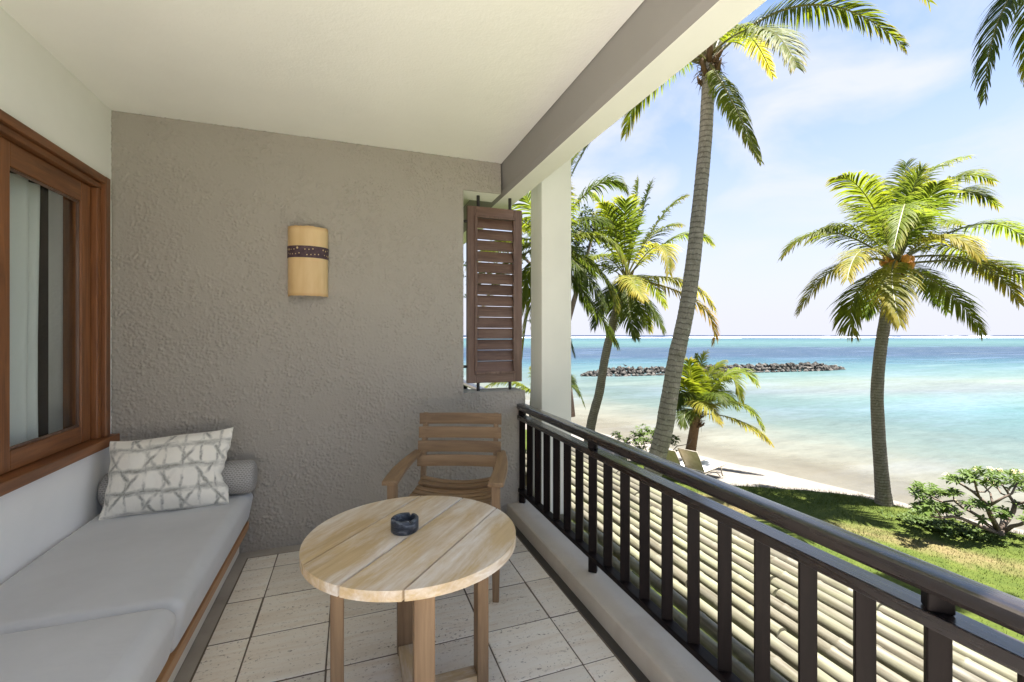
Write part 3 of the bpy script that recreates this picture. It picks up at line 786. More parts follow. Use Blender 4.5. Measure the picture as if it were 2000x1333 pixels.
# ================================================================== WALL LAMP
lamp = thing('wall_lamp', 'half-round parchment wall lamp with a dark dotted band', 'wall lamp', (-0.272, D, 1.886))
def half_shell(r_off, z0, z1, nseg, th, rough_edge=0.0, seed=0):
    rg = random.Random(seed); mm = MB()
    N = nseg; vs = []; fs = []
    for i in range(N + 1):
        a = math.pi * i / N
        for j, zz in enumerate((z0, z1)):
            jz = zz + (rg.uniform(-1, 1) * rough_edge if 0 < i < N else 0)
            for off in (0, -th):
                vs.append(((0.124 + r_off + off) * -math.cos(a), -(0.098 + r_off + off) * math.sin(a) ** 0.85, jz))
    for i in range(N):
        b = i * 4; c = b + 4
        fs += [(b, c, c + 2, b + 2), (b + 1, b + 3, c + 3, c + 1), (b, b + 1, c + 1, c), (b + 2, c + 2, c + 3, b + 3)]
    fs += [(0, 2, 3, 1), (N * 4, N * 4 + 1, N * 4 + 3, N * 4 + 2)]
    mm.add(vs, fs); return mm
half_shell(0, -0.2285, 0.2275, 30, 0.004, 0.0022, 3).build('shade', M['parchment'], lamp, auto=40)
bnd = half_shell(0.003, 0.022, 0.098, 30, 0.0025, 0.0, 3).build('band', M['band'], lamp, auto=40)
rg = random.Random(9); dm = MB()
for i in range(15):
    for row in (0, 1):
        a = math.pi * (0.05 + 0.9 * (i + 0.5 * row) / 15); z = (0.078 if row == 0 else 0.045) + rg.uniform(-.006, .006)
        r = rg.choice((0.0035, 0.004, 0.005, 0.0065))
        if rg.random() < 0.22: continue
        cx, cyy = -math.cos(a) * 0.1276, -(0.1016) * math.sin(a) ** 0.85
        tx, ty = math.sin(a) * 0.124, -0.098 * math.cos(a); L = math.hypot(tx, ty); tx /= L; ty /= L
        nx, ny_ = (ty, -tx) if (-ty * 0 + tx * -1) < 0 else (ty, -tx)
        vs = [(cx + nx * .0006 + tx * math.cos(q * math.pi / 4) * r, cyy + ny_ * .0006 + ty * math.cos(q * math.pi / 4) * r, z + math.sin(q * math.pi / 4) * r * 1.15) for q in range(8)]
        dm.add(vs, [tuple(range(8))])
tag(dm.build('dots', M['dots'], bnd, recalc=False), kind='stuff')

# ================================================================== SHUTTER IN THE OPENING
SY = 3.405
sh = thing('louvred_shutter', 'dark brown louvred shutter panel held on iron rods in the wall opening', 'shutter', (1.075, SY, 1.0))
hw = 0.227; z0, z1 = 1.025 - 1.0, 2.408 - 1.0
for s_ in (-1, 1):
    quick_box('stile', M['shutterZ'], sh, min(s_ * hw, s_ * (hw - 0.072)), max(s_ * hw, s_ * (hw - 0.072)), -0.022, 0.022, z0, z1, 0.004)
quick_box('rail', M['shutterX'], sh, -hw + .0725, hw - .0725, -0.021, 0.021, z1 - 0.082, z1, 0.004)
quick_box('rail', M['shutterX'], sh, -hw + .0725, hw - .0725, -0.021, 0.021, z0, z0 + 0.082, 0.004)
iz0, iz1 = z0 + 0.082, z1 - 0.082; ihw = hw - 0.072
m = MB()
m.box(-ihw - .014, ihw + .014, -0.036, -0.0225, iz1 - .006, iz1 + .014); m.box(-ihw - .014, ihw + .014, -0.036, -0.0225, iz0 - .014, iz0 + .006)
m.box(-ihw - .014, -ihw + .006, -0.036, -0.0225, iz0 + .0065, iz1 - .0065); m.box(ihw - .006, ihw + .014, -0.036, -0.0225, iz0 + .0065, iz1 - .0065)
m.build('moulding', M['shutterZ'], sh, 0.003, 2)
ns = 14; pitch = (iz1 - iz0) / ns
m = MB(); m.box(-ihw + .001, ihw - .001, -0.006, 0.006, -pitch * 0.500, pitch * 0.500)
slat_me = m.mesh('slat', 0.004, 2); slat_me.materials.append(M['shutterX'])
rg = random.Random(2)
for i in range(ns):
    s = link('slat', slat_me, None, sh); s.location = (0, 0.0, iz0 + pitch * (i + .5)); s.rotation_euler = (math.radians(-19 + rg.uniform(-1.5, 1.5)), 0, 0)
for x, a, b in ((-0.135, z1 - .002, 1.507), (0.130, z1 - .002, 1.507), (-0.135, -0.045, z0 + .002), (0.130, -0.045, z0 + .002)):
    m = MB(); m.tube([(x, 0, a), (x, 0, b)], 0.013, 12); m.build('rod', M['iron'], sh, auto=40)
for z in (z0 + 0.13, z1 - 0.12):
    m = MB(); m.tube([(-hw - 0.055, 0, z), (-hw + .003, 0, z)], 0.011, 10); m.build('pin', M['iron'], sh, auto=40)

# ================================================================== RAILINGS
def railing(name, label, y0, y1, first, posts, detail=True):
    xc = 1.262
    r = thing(name, label, 'railing', (xc, y0, 0.087), 0, 'balcony railings')
    L = y1 - y0; zb = 0.087
    # rounded hand rail
    w, h = 0.078, 0.048; zt = 0.862 - zb
    pts = []
    for k in range(13):
        a = math.pi * k / 12
        pts.append((math.cos(a) * w / 2, zt - 0.016 + math.sin(a) ** 0.45 * 0.016))
    pts += [(-w / 2, zt - 0.034), (-w / 2 + .010, zt - h), (w / 2 - .010, zt - h), (w / 2, zt - 0.034)]
    m = MB(); m.prism(pts, 'Y', 0, L); m.build('hand_rail', M['varnish'], r, auto=35)
    quick_box('middle_rail', M['varnish'], r, -0.034, 0.034, 0.0, L, 0.737 - zb, 0.772 - zb, 0.003)
    quick_box('bottom_rail', M['railY'], r, -0.028, 0.022, 0.0, L, 0.168 - zb, 0.195 - zb, 0.003)
    def bar(z0_, z1_, w_, t_, nm):
        mm = MB(); mm.box(-w_ / 2, w_ / 2, -t_ / 2, t_ / 2, z0_, z1_); me_ = mm.mesh(nm, 0.0025, 1); me_.materials.append(M['railZ']); return me_
    bme = bar(0.196 - zb, 0.736 - zb, 0.046, 0.020, 'baluster')
    pme = bar(0.0, 0.167 - zb, 0.046, 0.03, 'post'); pme2 = bar(0.773 - zb, 0.815 - zb, 0.05, 0.036, 'post')
    k = 0
    y = first
    while y > y0 + 0.02:
        b = link('baluster', bme, None, r); b.location = (0, y - y0, 0); b.rotation_euler = (0, 0, math.radians(-43))
        if any(abs(y - p) < 0.06 for p in posts):
            for q in (pme, pme2):
                b = link('post', q, None, r); b.location = (0, y - y0, 0); b.rotation_euler = (0, 0, math.radians(-43))
        y -= 0.1552
    return r
railing('railing', 'dark wooden balcony railing with slanted flat balusters and rounded hand rail', -3.95, 3.298, 3.272, (3.272, 2.186, 0.634, -0.918, -2.47))
railing('railing', 'dark railing of the next balcony, glimpsed through the shutter opening', 3.545, 6.8, 6.7, (6.7, 5.2))

# ================================================================== CHAIR
ch = thing('armchair', 'teak armchair with slatted back behind the round table', 'chair', (0.462, 2.352, 0), math.radians(-22.3))
def sweep(name, pts, w, h, mt, par, bev=0.004, up=(0, 0, 1)):
    """board of section w x h swept along pts"""
    pts = [Vector(p) for p in pts]; vs = []; fs = []; n_ = len(pts)
    ww = w if isinstance(w, (list, tuple)) else [w] * n_
    for i, p in enumerate(pts):
        t = (pts[min(i + 1, n_ - 1)] - pts[max(i - 1, 0)]).normalized(); sd = t.cross(Vector(up)).normalized(); u = sd.cross(t)
        for j, k in ((-1, -1), (1, -1), (1, 1), (-1, 1)): vs.append(p + sd * (j * ww[i] / 2) + u * (k * h / 2))
    for i in range(n_ - 1):
        for k in range(4): fs.append((i * 4 + k, i * 4 + (k + 1) % 4, i * 4 + 4 + (k + 1) % 4, i * 4 + 4 + k))
    fs += [(3, 2, 1, 0), tuple(n_ * 4 - 4 + k for k in range(4))]
    mm = MB(); mm.add(vs, fs); return mm.build(name, mt, par, bev, 2, auto=40)
for s_ in (-1, 1):
    m = MB(); vs = []
    for z, hw_ in ((0, 0.017), (0.30, 0.022), (0.612, 0.023)):
        for j, k in ((-1, -1), (1, -1), (1, 1), (-1, 1)): vs.append((s_ * 0.276 + j * hw_, 0.0 + k * hw_, z))
    fs = [(3, 2, 1, 0), (8, 9, 10, 11)]
    for i in (0, 4):
        for k in range(4): fs.append((i + k, i + (k + 1) % 4, i + 4 + (k + 1) % 4, i + 4 + k))
    m.add(vs, fs); m.build('leg', M['teakZ'], ch, 0.004, 2)
    sweep('leg', [(s_ * 0.232, 0.545, 0.0), (s_ * 0.232, 0.50, 0.25), (s_ * 0.232, 0.49, 0.45), (s_ * 0.232, 0.525, 0.66), (s_ * 0.232, 0.585, 0.888)], 0.030, 0.042, M['teakZ'], ch, 0.003, (0, 1, 0))
    sweep('armrest', [(s_ * 0.278, -0.045, 0.624), (s_ * 0.284, 0.06, 0.629), (s_ * 0.289, 0.17, 0.633), (s_ * 0.287, 0.30, 0.637), (s_ * 0.278, 0.42, 0.641), (s_ * 0.266, 0.530, 0.645)], [0.082, 0.082, 0.078, 0.070, 0.062, 0.056], 0.024, M['teakY'], ch, 0.005)
    sweep('seat_rail', [(s_ * 0.266, 0.02, 0.425), (s_ * 0.250, 0.25, 0.420), (s_ * 0.236, 0.485, 0.433)], 0.022, 0.055, M['teakY'], ch, 0.003)
    sweep('stretcher', [(s_ * 0.272, 0.02, 0.20), (s_ * 0.236, 0.50, 0.20)], 0.020, 0.035, M['teakY'], ch, 0.003)
for i in range(4):
    zc = 0.855 - i * 0.0855; yb = 0.525 + (zc - 0.66) / 0.228 * 0.06 - 0.028
    pts = [(-0.268 + 0.536 * k / 12, yb + 0.020 * (1 - (2 * k / 12 - 1) ** 2), zc) for k in range(13)]
    s = sweep('back_slat', pts, 0.014, 0.072, M['teakX'], ch, 0.003)
for i in range(8):
    y = 0.010 + i * 0.0625
    zc = 0.462 + 0.014 * (abs(i - 3) / 4) ** 2 + (0.012 if i > 5 else 0)
    half = 0.245 - 0.016 * i / 7
    pts = [(-half + 2 * half * k / 12, y, zc - 0.030 * (1 - (2 * k / 12 - 1) ** 2) + 0.014) for k in range(13)]
    sweep('seat_slat', pts, 0.055, 0.014, M['teakX'], ch, 0.003)
sweep('front_rail', [(-0.25, 0.012, 0.408), (0, 0.012, 0.396), (0.25, 0.012, 0.408)], 0.02, 0.05, M['teakX'], ch, 0.003)
sweep('rear_rail', [(-0.22, 0.487, 0.424), (0.22, 0.487, 0.424)], 0.02, 0.05, M['teakX'], ch, 0.003)

# ================================================================== ROUND TABLE
tb = thing('round_table', 'round weathered teak table with four planks in front of the chair', 'table', (0.224, 1.752, 0))
TR, TZ, TT = 0.396, 0.640, 0.034
ang = math.radians(-41.8); dirv = Vector((-math.sin(ang), math.cos(ang))); nrm = Vector((math.cos(ang), math.sin(ang)))
cuts = [-TR, -0.194, 0.004, 0.200, TR]; gp = 0.0036
for i in range(4):
    a = cuts[i] + (gp if i > 0 else 0.0001); b = cuts[i + 1] - (gp if i < 3 else 0.0001)
    pts = []
    K = 26
    for k in range(K + 1):
        q = a + (b - a) * (0.5 - 0.5 * math.cos(math.pi * k / K)); pts.append((q, math.sqrt(max(0, TR * TR - q * q))))
    lower = [(q, -l) for q, l in pts[::-1]]
    loop = pts + lower
    cl = []
    for q, l in loop:
        if not cl or (abs(cl[-1][0] - q) + abs(cl[-1][1] - l)) > 1e-4: cl.append((q, l))
    if (abs(cl[0][0] - cl[-1][0]) + abs(cl[0][1] - cl[-1][1])) < 1e-4: cl.pop()
    m = MB(); m.prism(cl, 'Z', -TT, 0.0)
    p = m.build('plank', M['teak_tableY'], tb, 0.0035, 2, auto=35)
    p.rotation_euler = (0, 0, ang); p.location = (0, 0, TZ)
lr = 0.272
for k, (dx, dy) in enumerate(((1, 0), (0, 1), (-1, 0), (0, -1))):
    wx, wy = (0.046, 0.068) if dx else (0.068, 0.046)
    quick_box('leg', M['teakZ'], tb, dx * lr - wx / 2, dx * lr + wx / 2, dy * lr - wy / 2, dy * lr + wy / 2, 0.0, TZ - TT - 0.030, 0.005)
quick_box('top_bearer', M['teakX'], tb, -0.30, 0.30, -0.033, 0.033, TZ - TT - 0.0295, TZ - TT - .0005, 0.003)
quick_box('top_bearer', M['teakY'], tb, -0.033, 0.033, 0.0335, 0.30, TZ - TT - 0.0295, TZ - TT - .0005, 0.003)
quick_box('top_bearer', M['teakY'], tb, -0.033, 0.033, -0.30, -0.0335, TZ - TT - 0.0295, TZ - TT - .0005, 0.003)
quick_box('foot_stretcher', M['teak_tableX'], tb, -lr + .0235, lr - .0235, -0.031, 0.031, 0.002, 0.046, 0.004)
quick_box('foot_stretcher', M['teak_tableY'], tb, -0.031, 0.031, 0.0315, lr - .0235, 0.002, 0.045, 0.004)
quick_box('foot_stretcher', M['teak_tableY'], tb, -0.031, 0.031, -lr + .0235, -0.0315, 0.002, 0.045, 0.004)

# ashtray: turned stone bowl with notches in its rim
ash = thing('ashtray', 'round dark blue-grey stone ashtray on the table', 'ashtray', (0.196, 1.781, TZ + .0005), 0.4)
R_ = 0.053; Hh = 0.050
prof = [(0.0, 0.0), (R_ - .004, 0.0), (R_, 0.004), (R_, Hh - .004), (R_ - .003, Hh), (R_ - .012, Hh), (R_ - .015, Hh - .004), (R_ - .016, 0.022), (R_ - .022, 0.018), (0.0, 0.017)]
sg = 72; vs = []; fs = []
for i, (r, z) in enumerate(prof):
    for k in range(sg):
        a = 2 * math.pi * k / sg; zz = z
        if i in (3, 4, 5, 6):
            for n0 in (0.5, 2.6, 4.7):
                dd = abs((a - n0 + math.pi) % (2 * math.pi) - math.pi) * R_
                if dd < 0.008: zz = min(zz, Hh - 0.011 * math.sqrt(max(0, 1 - (dd / 0.008) ** 2)) - (0.003 if i in (3, 6) else 0))
        vs.append((math.cos(a) * r, math.sin(a) * r, zz))
for i in range(len(prof) - 1):
    for k in range(sg):
        k2 = (k + 1) % sg
        fs.append((i * sg + k, i * sg + k2, (i + 1) * sg + k2, (i + 1) * sg + k))
m = MB(); m.add(vs, fs); m.build('bowl', M['stone_ash'], ash, auto=45)
m = MB(); m.add([(math.cos(2 * math.pi * k / 24) * (R_ - .019), math.sin(2 * math.pi * k / 24) * (R_ - .019), 0.0195) for k in range(24)], [tuple(range(24))])
m.build('ash_bed', M['ash'], ash, recalc=False)

# ================================================================== BAMBOO ROOF BELOW THE RAILING
pg = thing('bamboo_pergola', 'roof of pale bamboo poles below the balcony railing', 'pergola', (2.2, 1.8, -2.93))
rg = random.Random(21)
PZ = -0.098
x = 1.435; k = 0
while x < 2.80:
    ya, yb = -1.7, (3.33 if x < 1.80 else 5.3)
    y = ya - rg.uniform(0, .8)
    while y < yb - 0.25:
        Ln = rg.uniform(1.0, 3.0); ye = min(yb + rg.uniform(-.04, .06), y + Ln)
        if yb - ye < 0.35: ye = yb + rg.uniform(-.03, .06)
        r = rg.uniform(0.034, 0.040); pts = []; rad = []; q = y; nodev = y + rg.uniform(0.1, 0.3)
        zz = PZ + rg.uniform(-.007, .006); dx = rg.uniform(-.010, .010); dz = rg.uniform(-.006, .006)
        def P(q_): f = (q_ - y) / (ye - y); return (x + dx * (f - .5) + 0.004 * math.sin(q_ * 2 + k) - 2.2, q_ - 1.8, zz + dz * (f - .5) + 2.93)
        pts.append(P(y)); rad.append(r)
        while nodev < ye - 0.05:
            for o_, rr in ((-.012, 1.0), (-.004, 1.075), (.004, 1.075), (.012, 1.0)): pts.append(P(nodev + o_)); rad.append(r * rr)
            nodev += rg.uniform(0.28, 0.40)
        pts.append(P(ye)); rad.append(r * 0.98)
        m = MB(); m.tube(pts, rad, 10); m.build('bamboo_pole', M['bamboo'], pg, auto=50)
        y = ye + rg.uniform(0.004, 0.03); k += 1
    x += 0.0985 + rg.uniform(-.006, .006)
for yb_ in (-0.9, 0.9, 2.75, 4.6):
    x1_ = 2.86
    quick_box('rafter', M['shutterX'], pg, 1.345 - 2.2, x1_ - 2.2, yb_ - 1.8 - .03, yb_ - 1.8 + .03, 2.93 - 0.255, 2.93 - 0.142, 0.004)
for yb_ in (-0.9, 0.9, 2.75, 4.6):
    m = MB(); m.tube([(2.78 - 2.2, yb_ - 1.8, -0.02), (2.78 - 2.2, yb_ - 1.8, 2.93 - 0.257)], 0.05, 12); m.build('post', M['bamboo'], pg, auto=50)

# ================================================================== GROUND, BEACH, SEA
SN = Vector((0.957, 0.285, 0)).normalized()      # towards the sea
ST = Vector((-SN.y, SN.x, 0))                     # along the shore
SHORE = 17.2
GZ = -2.92; SEA_Z = -3.60
def smooth(a, b, x):
    t = max(0.0, min(1.0, (x - a) / (b - a))); return t * t * (3 - 2 * t)
def lawn_edge(t):
    e = 14.55 - 2.25 * smooth(3.6, 7.6, t) + 0.25 * smooth(9, 14, t)
    return e + 0.22 * mnoise.noise(Vector((t * 0.8, 3.3, 0))) + 0.10 * mnoise.noise(Vector((t * 3.1, 8.3, 0)))
def sand_z(s, t):
    z = GZ - 0.06 - (GZ - 0.06 - SEA_Z) * smooth(12.6, 18.2, s) * 1.06
    if s > SHORE: z -= 0.045 * (s - SHORE)
    z += 0.035 * mnoise.noise(Vector((s * 0.9, t * 0.7, 1.7))) * smooth(40, 20, s)
    z += 0.012 * mnoise.noise(Vector((s * 4, t * 4, 4.7)))
    return z

def mat_sand():
    n = NT('sand'); c = n.coord('Position')
    a = n.noise(c, 0.5, 6, 0.6); b = n.noise(c, 7, 6, 0.7); f = n.noise(c, 90, 2, 0.6)
    mixv = n.math('ADD', n.math('MULTIPLY', a, 0.5), n.math('MULTIPLY', b, 0.5))
    base = n.ramp(mixv, [(0.32, (0.13, 0.112, 0.094)), (0.5, (0.165, 0.148, 0.13)), (0.68, (0.19, 0.173, 0.154))])
    z = n.n('ShaderNodeSeparateXYZ', {0: n.n('ShaderNodeNewGeometry').outputs['Position']}).outputs['Z']
    wet = n.ramp(n.math('ADD', z, n.math('MULTIPLY', n.math('SUBTRACT', a, 0.5), 0.15)), [(0.0, 1.0), (1.0, 0.0)])
    wz = n.n('ShaderNodeMapRange', {'Value': z, 'From Min': -3.56, 'From Max': -3.42, 'To Min': 1.0, 'To Max': 0.0}).outputs[0]
    base = n.mix(n.math('MULTIPLY', wz, 0.18), base, (0.15, 0.128, 0.098))
    sp = n.ramp(n.noise(c, 26, 4, 0.7), [(0.64, 0.0), (0.70, 1.0)])
    base = n.mix(n.math('MULTIPLY', sp, 0.35), base, (0.22, 0.17, 0.12))
    return n.done(n.pbr(base, 0.9, n.bump(n.math('ADD', b, n.math('MULTIPLY', f, 0.25)), 0.35, 0.04), 0.15))
M['sand'] = mat_sand()

vs = []; fs = []
S_ = [-60, -30, -10, 0, 5, 9] + [10 + 0.25 * i for i in range(0, 49)] + [23, 24, 26, 29, 33, 40, 60, 120]
T_ = [-120, -70, -40, -25, -15] + [-12 + 0.5 * i for i in range(0, 75)] + [28, 32, 38, 46, 60, 80, 120]
for t in T_:
    for s in S_:
        p = SN * s + ST * t; vs.append((p.x, p.y, sand_z(s, t)))
for j in range(len(T_) - 1):
    for i in range(len(S_) - 1):
        q = j * len(S_) + i; fs.append((q, q + 1, q + len(S_) + 1, q + len(S_)))
m = MB(); m.add(vs, fs)
tag(m.build('beach', M['sand'], None, smooth=True, recalc=False), kind='structure')

def lawn_colors(n, c):
    big = n.noise(c, 0.55, 5, 0.62, 0.3); mid = n.noise(c, 2.4, 5, 0.65); fine = n.noise(c, 26, 3, 0.7)
    green = n.ramp(n.math('ADD', n.math('MULTIPLY', mid, 0.6), n.math('MULTIPLY', fine, 0.4)), [(0.32, (0.075, 0.115, 0.016)), (0.55, (0.15, 0.185, 0.03)), (0.75, (0.27, 0.27, 0.06))])
    dry = n.ramp(fine, [(0.3, (0.22, 0.145, 0.06)), (0.7, (0.46, 0.35, 0.18))])
    pos = n.n('ShaderNodeNewGeometry').outputs['Position']
    s = n.n('ShaderNodeVectorMath', {0: pos, 1: tuple(SN)}, operation='DOT_PRODUCT').outputs['Value']
    t = n.n('ShaderNodeVectorMath', {0: pos, 1: tuple(ST)}, operation='DOT_PRODUCT').outputs['Value']
    # worn strip where people walk along the lawn
    band = n.math('ABSOLUTE', n.math('SUBTRACT', n.math('ADD', s, n.math('MULTIPLY', t, 0.28)), 12.9))
    bm_ = n.math('SUBTRACT', 1.0, n.math('DIVIDE', band, 1.0), True)
    wear = n.ramp(n.math('ADD', n.math('MULTIPLY', big, 0.75), n.math('MULTIPLY', bm_, 0.33)), [(0.55, 0.0), (0.74, 1.0)])
    wear = n.math('MULTIPLY', wear, n.ramp(mid, [(0.3, 0.45), (0.6, 1.0)]))
    return n.mix(1.0, n.mix(wear, green, dry), (0.50, 0.53, 0.50), 'MULTIPLY'), fine
n = NT('lawn'); c = n.coord('Position'); colr, fine = lawn_colors(n, c)
M['lawn'] = n.done(n.pbr(n.mix(1.0, colr, (0.8, 0.8, 0.8), 'MULTIPLY'), 0.9, n.bump(fine, 0.8, 0.03), 0.15))
n = NT('grass_blade'); c = n.coord('Position'); colr, fine = lawn_colors(n, c)
_a = n.pbr(colr, 0.6, None, 0.3); _b = n.n('ShaderNodeBsdfTranslucent', {'Color': colr}).outputs[0]
M['blade'] = n.done(n.n('ShaderNodeMixShader', {0: 0.3, 1: _a, 2: _b}).outputs[0])

vs = []; fs = []
NT_ = 150; NS_ = 40
def lawn_z(s, t): return GZ + 0.05 * mnoise.noise(Vector((s * .5, t * .5, 9))) + 0.015 * mnoise.noise(Vector((s * 2, t * 2, 2)))
for j in range(NT_ + 1):
    t = -30 + 60 * j / NT_; e = lawn_edge(t)
    for i in range(NS_ + 1):
        f = i / NS_; s = -25 + (e + 25) * (1 - (1 - f) ** 1.8)
        z = lawn_z(s, t) - (0.10 if i == NS_ else 0) + 0.03 * smooth(e - .8, e - .2, s)
        p = SN * s + ST * t; vs.append((p.x, p.y, z))
for j in range(NT_):
    for i in range(NS_):
        q = j * (NS_ + 1) + i; fs.append((q, q + 1, q + NS_ + 2, q + NS_ + 1))
m = MB(); m.add(vs, fs)
tag(m.build('lawn', M['lawn'], None, smooth=True, recalc=False), kind='structure')

# grass blades over the part of the lawn in view
rg = random.Random(77); vs = []; fs = []
def blade(p, h, w, lean):
    a = rg.uniform(0, 6.283); dx, dy = math.cos(a), math.sin(a); b = len(vs)
    l = rg.uniform(0.2, 1.0) * lean; la = rg.uniform(0, 6.283)
    tx, ty = math.cos(la) * l * h, math.sin(la) * l * h
    vs.extend([(p.x - dx * w, p.y - dy * w, p.z), (p.x + dx * w, p.y + dy * w, p.z), (p.x + tx, p.y + ty, p.z + h)])
    fs.append((b, b + 1, b + 2))
for i in range(70000):
    t = rg.uniform(-5.5, 13); e = lawn_edge(t)
    s = e - abs(rg.gauss(0, 1)) * 2.6 if rg.random() < 0.6 else rg.uniform(4.5, e)
    if s < 4.0: continue
    p = SN * s + ST * t; p.z = lawn_z(s, t) - 0.01
    near = smooth(1.2, 0.0, e - s)
    dark = mnoise.noise(Vector((s * 0.7, t * 0.7, 20)))
    h = rg.uniform(0.025, 0.06) * (1 + 1.4 * near + 0.7 * max(0, dark)); blade(p, h, rg.uniform(0.004, 0.008), 0.8)
for i in range(220):    # taller tufts along the edge of the turf
    t = rg.uniform(-4, 13); e = lawn_edge(t); s = e + rg.uniform(-0.7, 0.12)
    for k in range(rg.randint(8, 22)):
        p = SN * (s + rg.gauss(0, .07)) + ST * (t + rg.gauss(0, .07)); p.z = lawn_z(s, t) - 0.03
        blade(p, rg.uniform(0.06, 0.16), 0.006, 0.7)
me = bpy.data.meshes.new('grass'); me.from_pydata(vs, [], fs)
o = link('grass', me, M['blade'])
tag(o, 'short green and straw-coloured grass covering the lawn', 'grass', kind='stuff')

def mat_sea():
    n = NT('lagoon_water')
    pos = n.n('ShaderNodeNewGeometry').outputs['Position']
    s0 = n.n('ShaderNodeVectorMath', {0: pos, 1: tuple(SN)}, operation='DOT_PRODUCT').outputs['Value']
    f0 = n.n('ShaderNodeVectorMath', {0: pos, 1: (0.28, 0.96, 0)}, operation='DOT_PRODUCT').outputs['Value']
    nl = n.noise(n.coord('Position', (0.05, 0.05, 0.05)), 1.0, 5, 0.6, 0.4)
    ns_ = n.noise(n.coord('Position', (0.30, 0.30, 0.3)), 1.0, 5, 0.6)
    s = n.math('ADD', s0, n.math('MULTIPLY', n.math('SUBTRACT', ns_, 0.5), 5.0))
    f = n.math('MULTIPLY', f0, n.math('ADD', 1.0, n.math('MULTIPLY', n.math('SUBTRACT', nl, 0.5), 0.28)))
    lf = n.math('DIVIDE', n.math('LOGARITHM', n.math('MAXIMUM', f, 1.0), 10.0), 4.0)      # log10(f)/4
    def L(d): return math.log10(d) / 4
    far = n.ramp(lf, [(L(27), (0.20, 0.46, 0.50)), (L(33), (0.30, 0.50, 0.50)), (L(39), (0.36, 0.45, 0.49)), (L(45), (0.42, 0.54, 0.49)), (L(53), (0.30, 0.49, 0.50)), (L(66), (0.19, 0.40, 0.46)),
                      (L(84), (0.085, 0.25, 0.38)), (L(105), (0.065, 0.155, 0.30)), (L(165), (0.075, 0.165, 0.30)), (L(190), (0.115, 0.28, 0.35)), (L(300), (0.17, 0.40, 0.42)), (L(520), (0.10, 0.29, 0.40)),
                      (L(690), (0.075, 0.22, 0.36)), (L(760), (0.03, 0.09, 0.27)), (L(3000), (0.018, 0.06, 0.21))])
    near = n.ramp(n.n('ShaderNodeMapRange', {'Value': s, 'From Min': 17.0, 'From Max': 42.0}).outputs[0],
                  [(0.0, (0.54, 0.50, 0.40)), (0.10, (0.50, 0.49, 0.39)), (0.24, (0.42, 0.455, 0.385)), (0.40, (0.28, 0.395, 0.37)), (0.60, (0.235, 0.365, 0.37)), (1.0, (0.22, 0.345, 0.37))])
    k = n.n('ShaderNodeMapRange', {'Value': s, 'From Min': 30.0, 'From Max': 46.0}).outputs[0]
    col = n.mix(1.0, n.mix(k, near, far), (0.24, 0.228, 0.216), 'MULTIPLY')
    # seagrass and sand streaks on the bed
    stv = n.noise(n.coord('Position', (0.055, 0.16, 1), (0, 0, -0.3)), 1.0, 6, 0.65)
    col = n.mix(n.math('MULTIPLY', n.ramp(stv, [(0.5, 0.0), (0.68, 1.0)]), 0.28), col, n.mix(0.55, col, (0.20, 0.24, 0.34)))
    col = n.mix(n.math('MULTIPLY', n.ramp(stv, [(0.30, 1.0), (0.47, 0.0)]), 0.10), col, n.mix(0.5, col, (0.55, 0.62, 0.55)))
    # ripple tone
    rp = n.noise(n.coord('Position', (0.9, 2.6, 1), (0, 0, -0.32)), 1.3, 5, 0.68, 0.3)
    rp2 = n.noise(n.coord('Position', (0.12, 0.5, 1), (0, 0, -0.32)), 1.3, 5, 0.68, 0.3)
    col = n.mix(1.0, col, n.ramp(n.math('ADD', n.math('MULTIPLY', rp, 0.6), n.math('MULTIPLY', rp2, 0.4)), [(0.33, 0.80), (0.52, 1.0), (0.70, 1.14)]), 'MULTIPLY')
    h = n.math('ADD', rp, n.math('MULTIPLY', rp2, 2.5))
    dist = n.n('ShaderNodeVectorMath', {0: pos}, operation='LENGTH').outputs['Value']
    st = n.n('ShaderNodeMapRange', {'Value': dist, 'From Min': 15.0, 'From Max': 300.0, 'To Min': 0.30, 'To Max': 0.10}).outputs[0]
    nb = n.bump(h, st, 0.12)
    dif = n.n('ShaderNodeBsdfDiffuse', {'Color': col, 'Normal': nb}).outputs[0]
    gls = n.n('ShaderNodeBsdfGlossy', {'Color': (1, 1, 1, 1), 'Roughness': 0.12, 'Normal': nb}).outputs[0]
    fr = n.n('ShaderNodeFresnel', {'IOR': 1.33, 'Normal': nb}).outputs[0]
    gf = n.math('MINIMUM', n.math('MULTIPLY', fr, 0.55), 0.16)
    body = n.n('ShaderNodeMixShader', {0: gf, 1: dif, 2: gls}).outputs[0]
    # the first metres are clear over the sand
    tr = n.n('ShaderNodeBsdfTransparent', {'Color': (0.95, 0.98, 0.95, 1)}).outputs[0]
    clear = n.n('ShaderNodeMapRange', {'Value': s, 'From Min': 17.0, 'From Max': 21.0, 'To Min': 0.35, 'To Max': 1.0}).outputs[0]
    return n.done(n.n('ShaderNodeMixShader', {0: clear, 1: tr, 2: body}).outputs[0])
M['sea'] = mat_sea()
m = MB(); B = 26000
def sp(s, t): p = SN * s + ST * t; return (p.x, p.y, SEA_Z)
m.add([sp(15.5, -B), sp(15.5, B), sp(B, B), sp(B, -B)], [(0, 3, 2, 1)])
tag(m.build('sea', M['sea'], None, recalc=False), kind='structure')

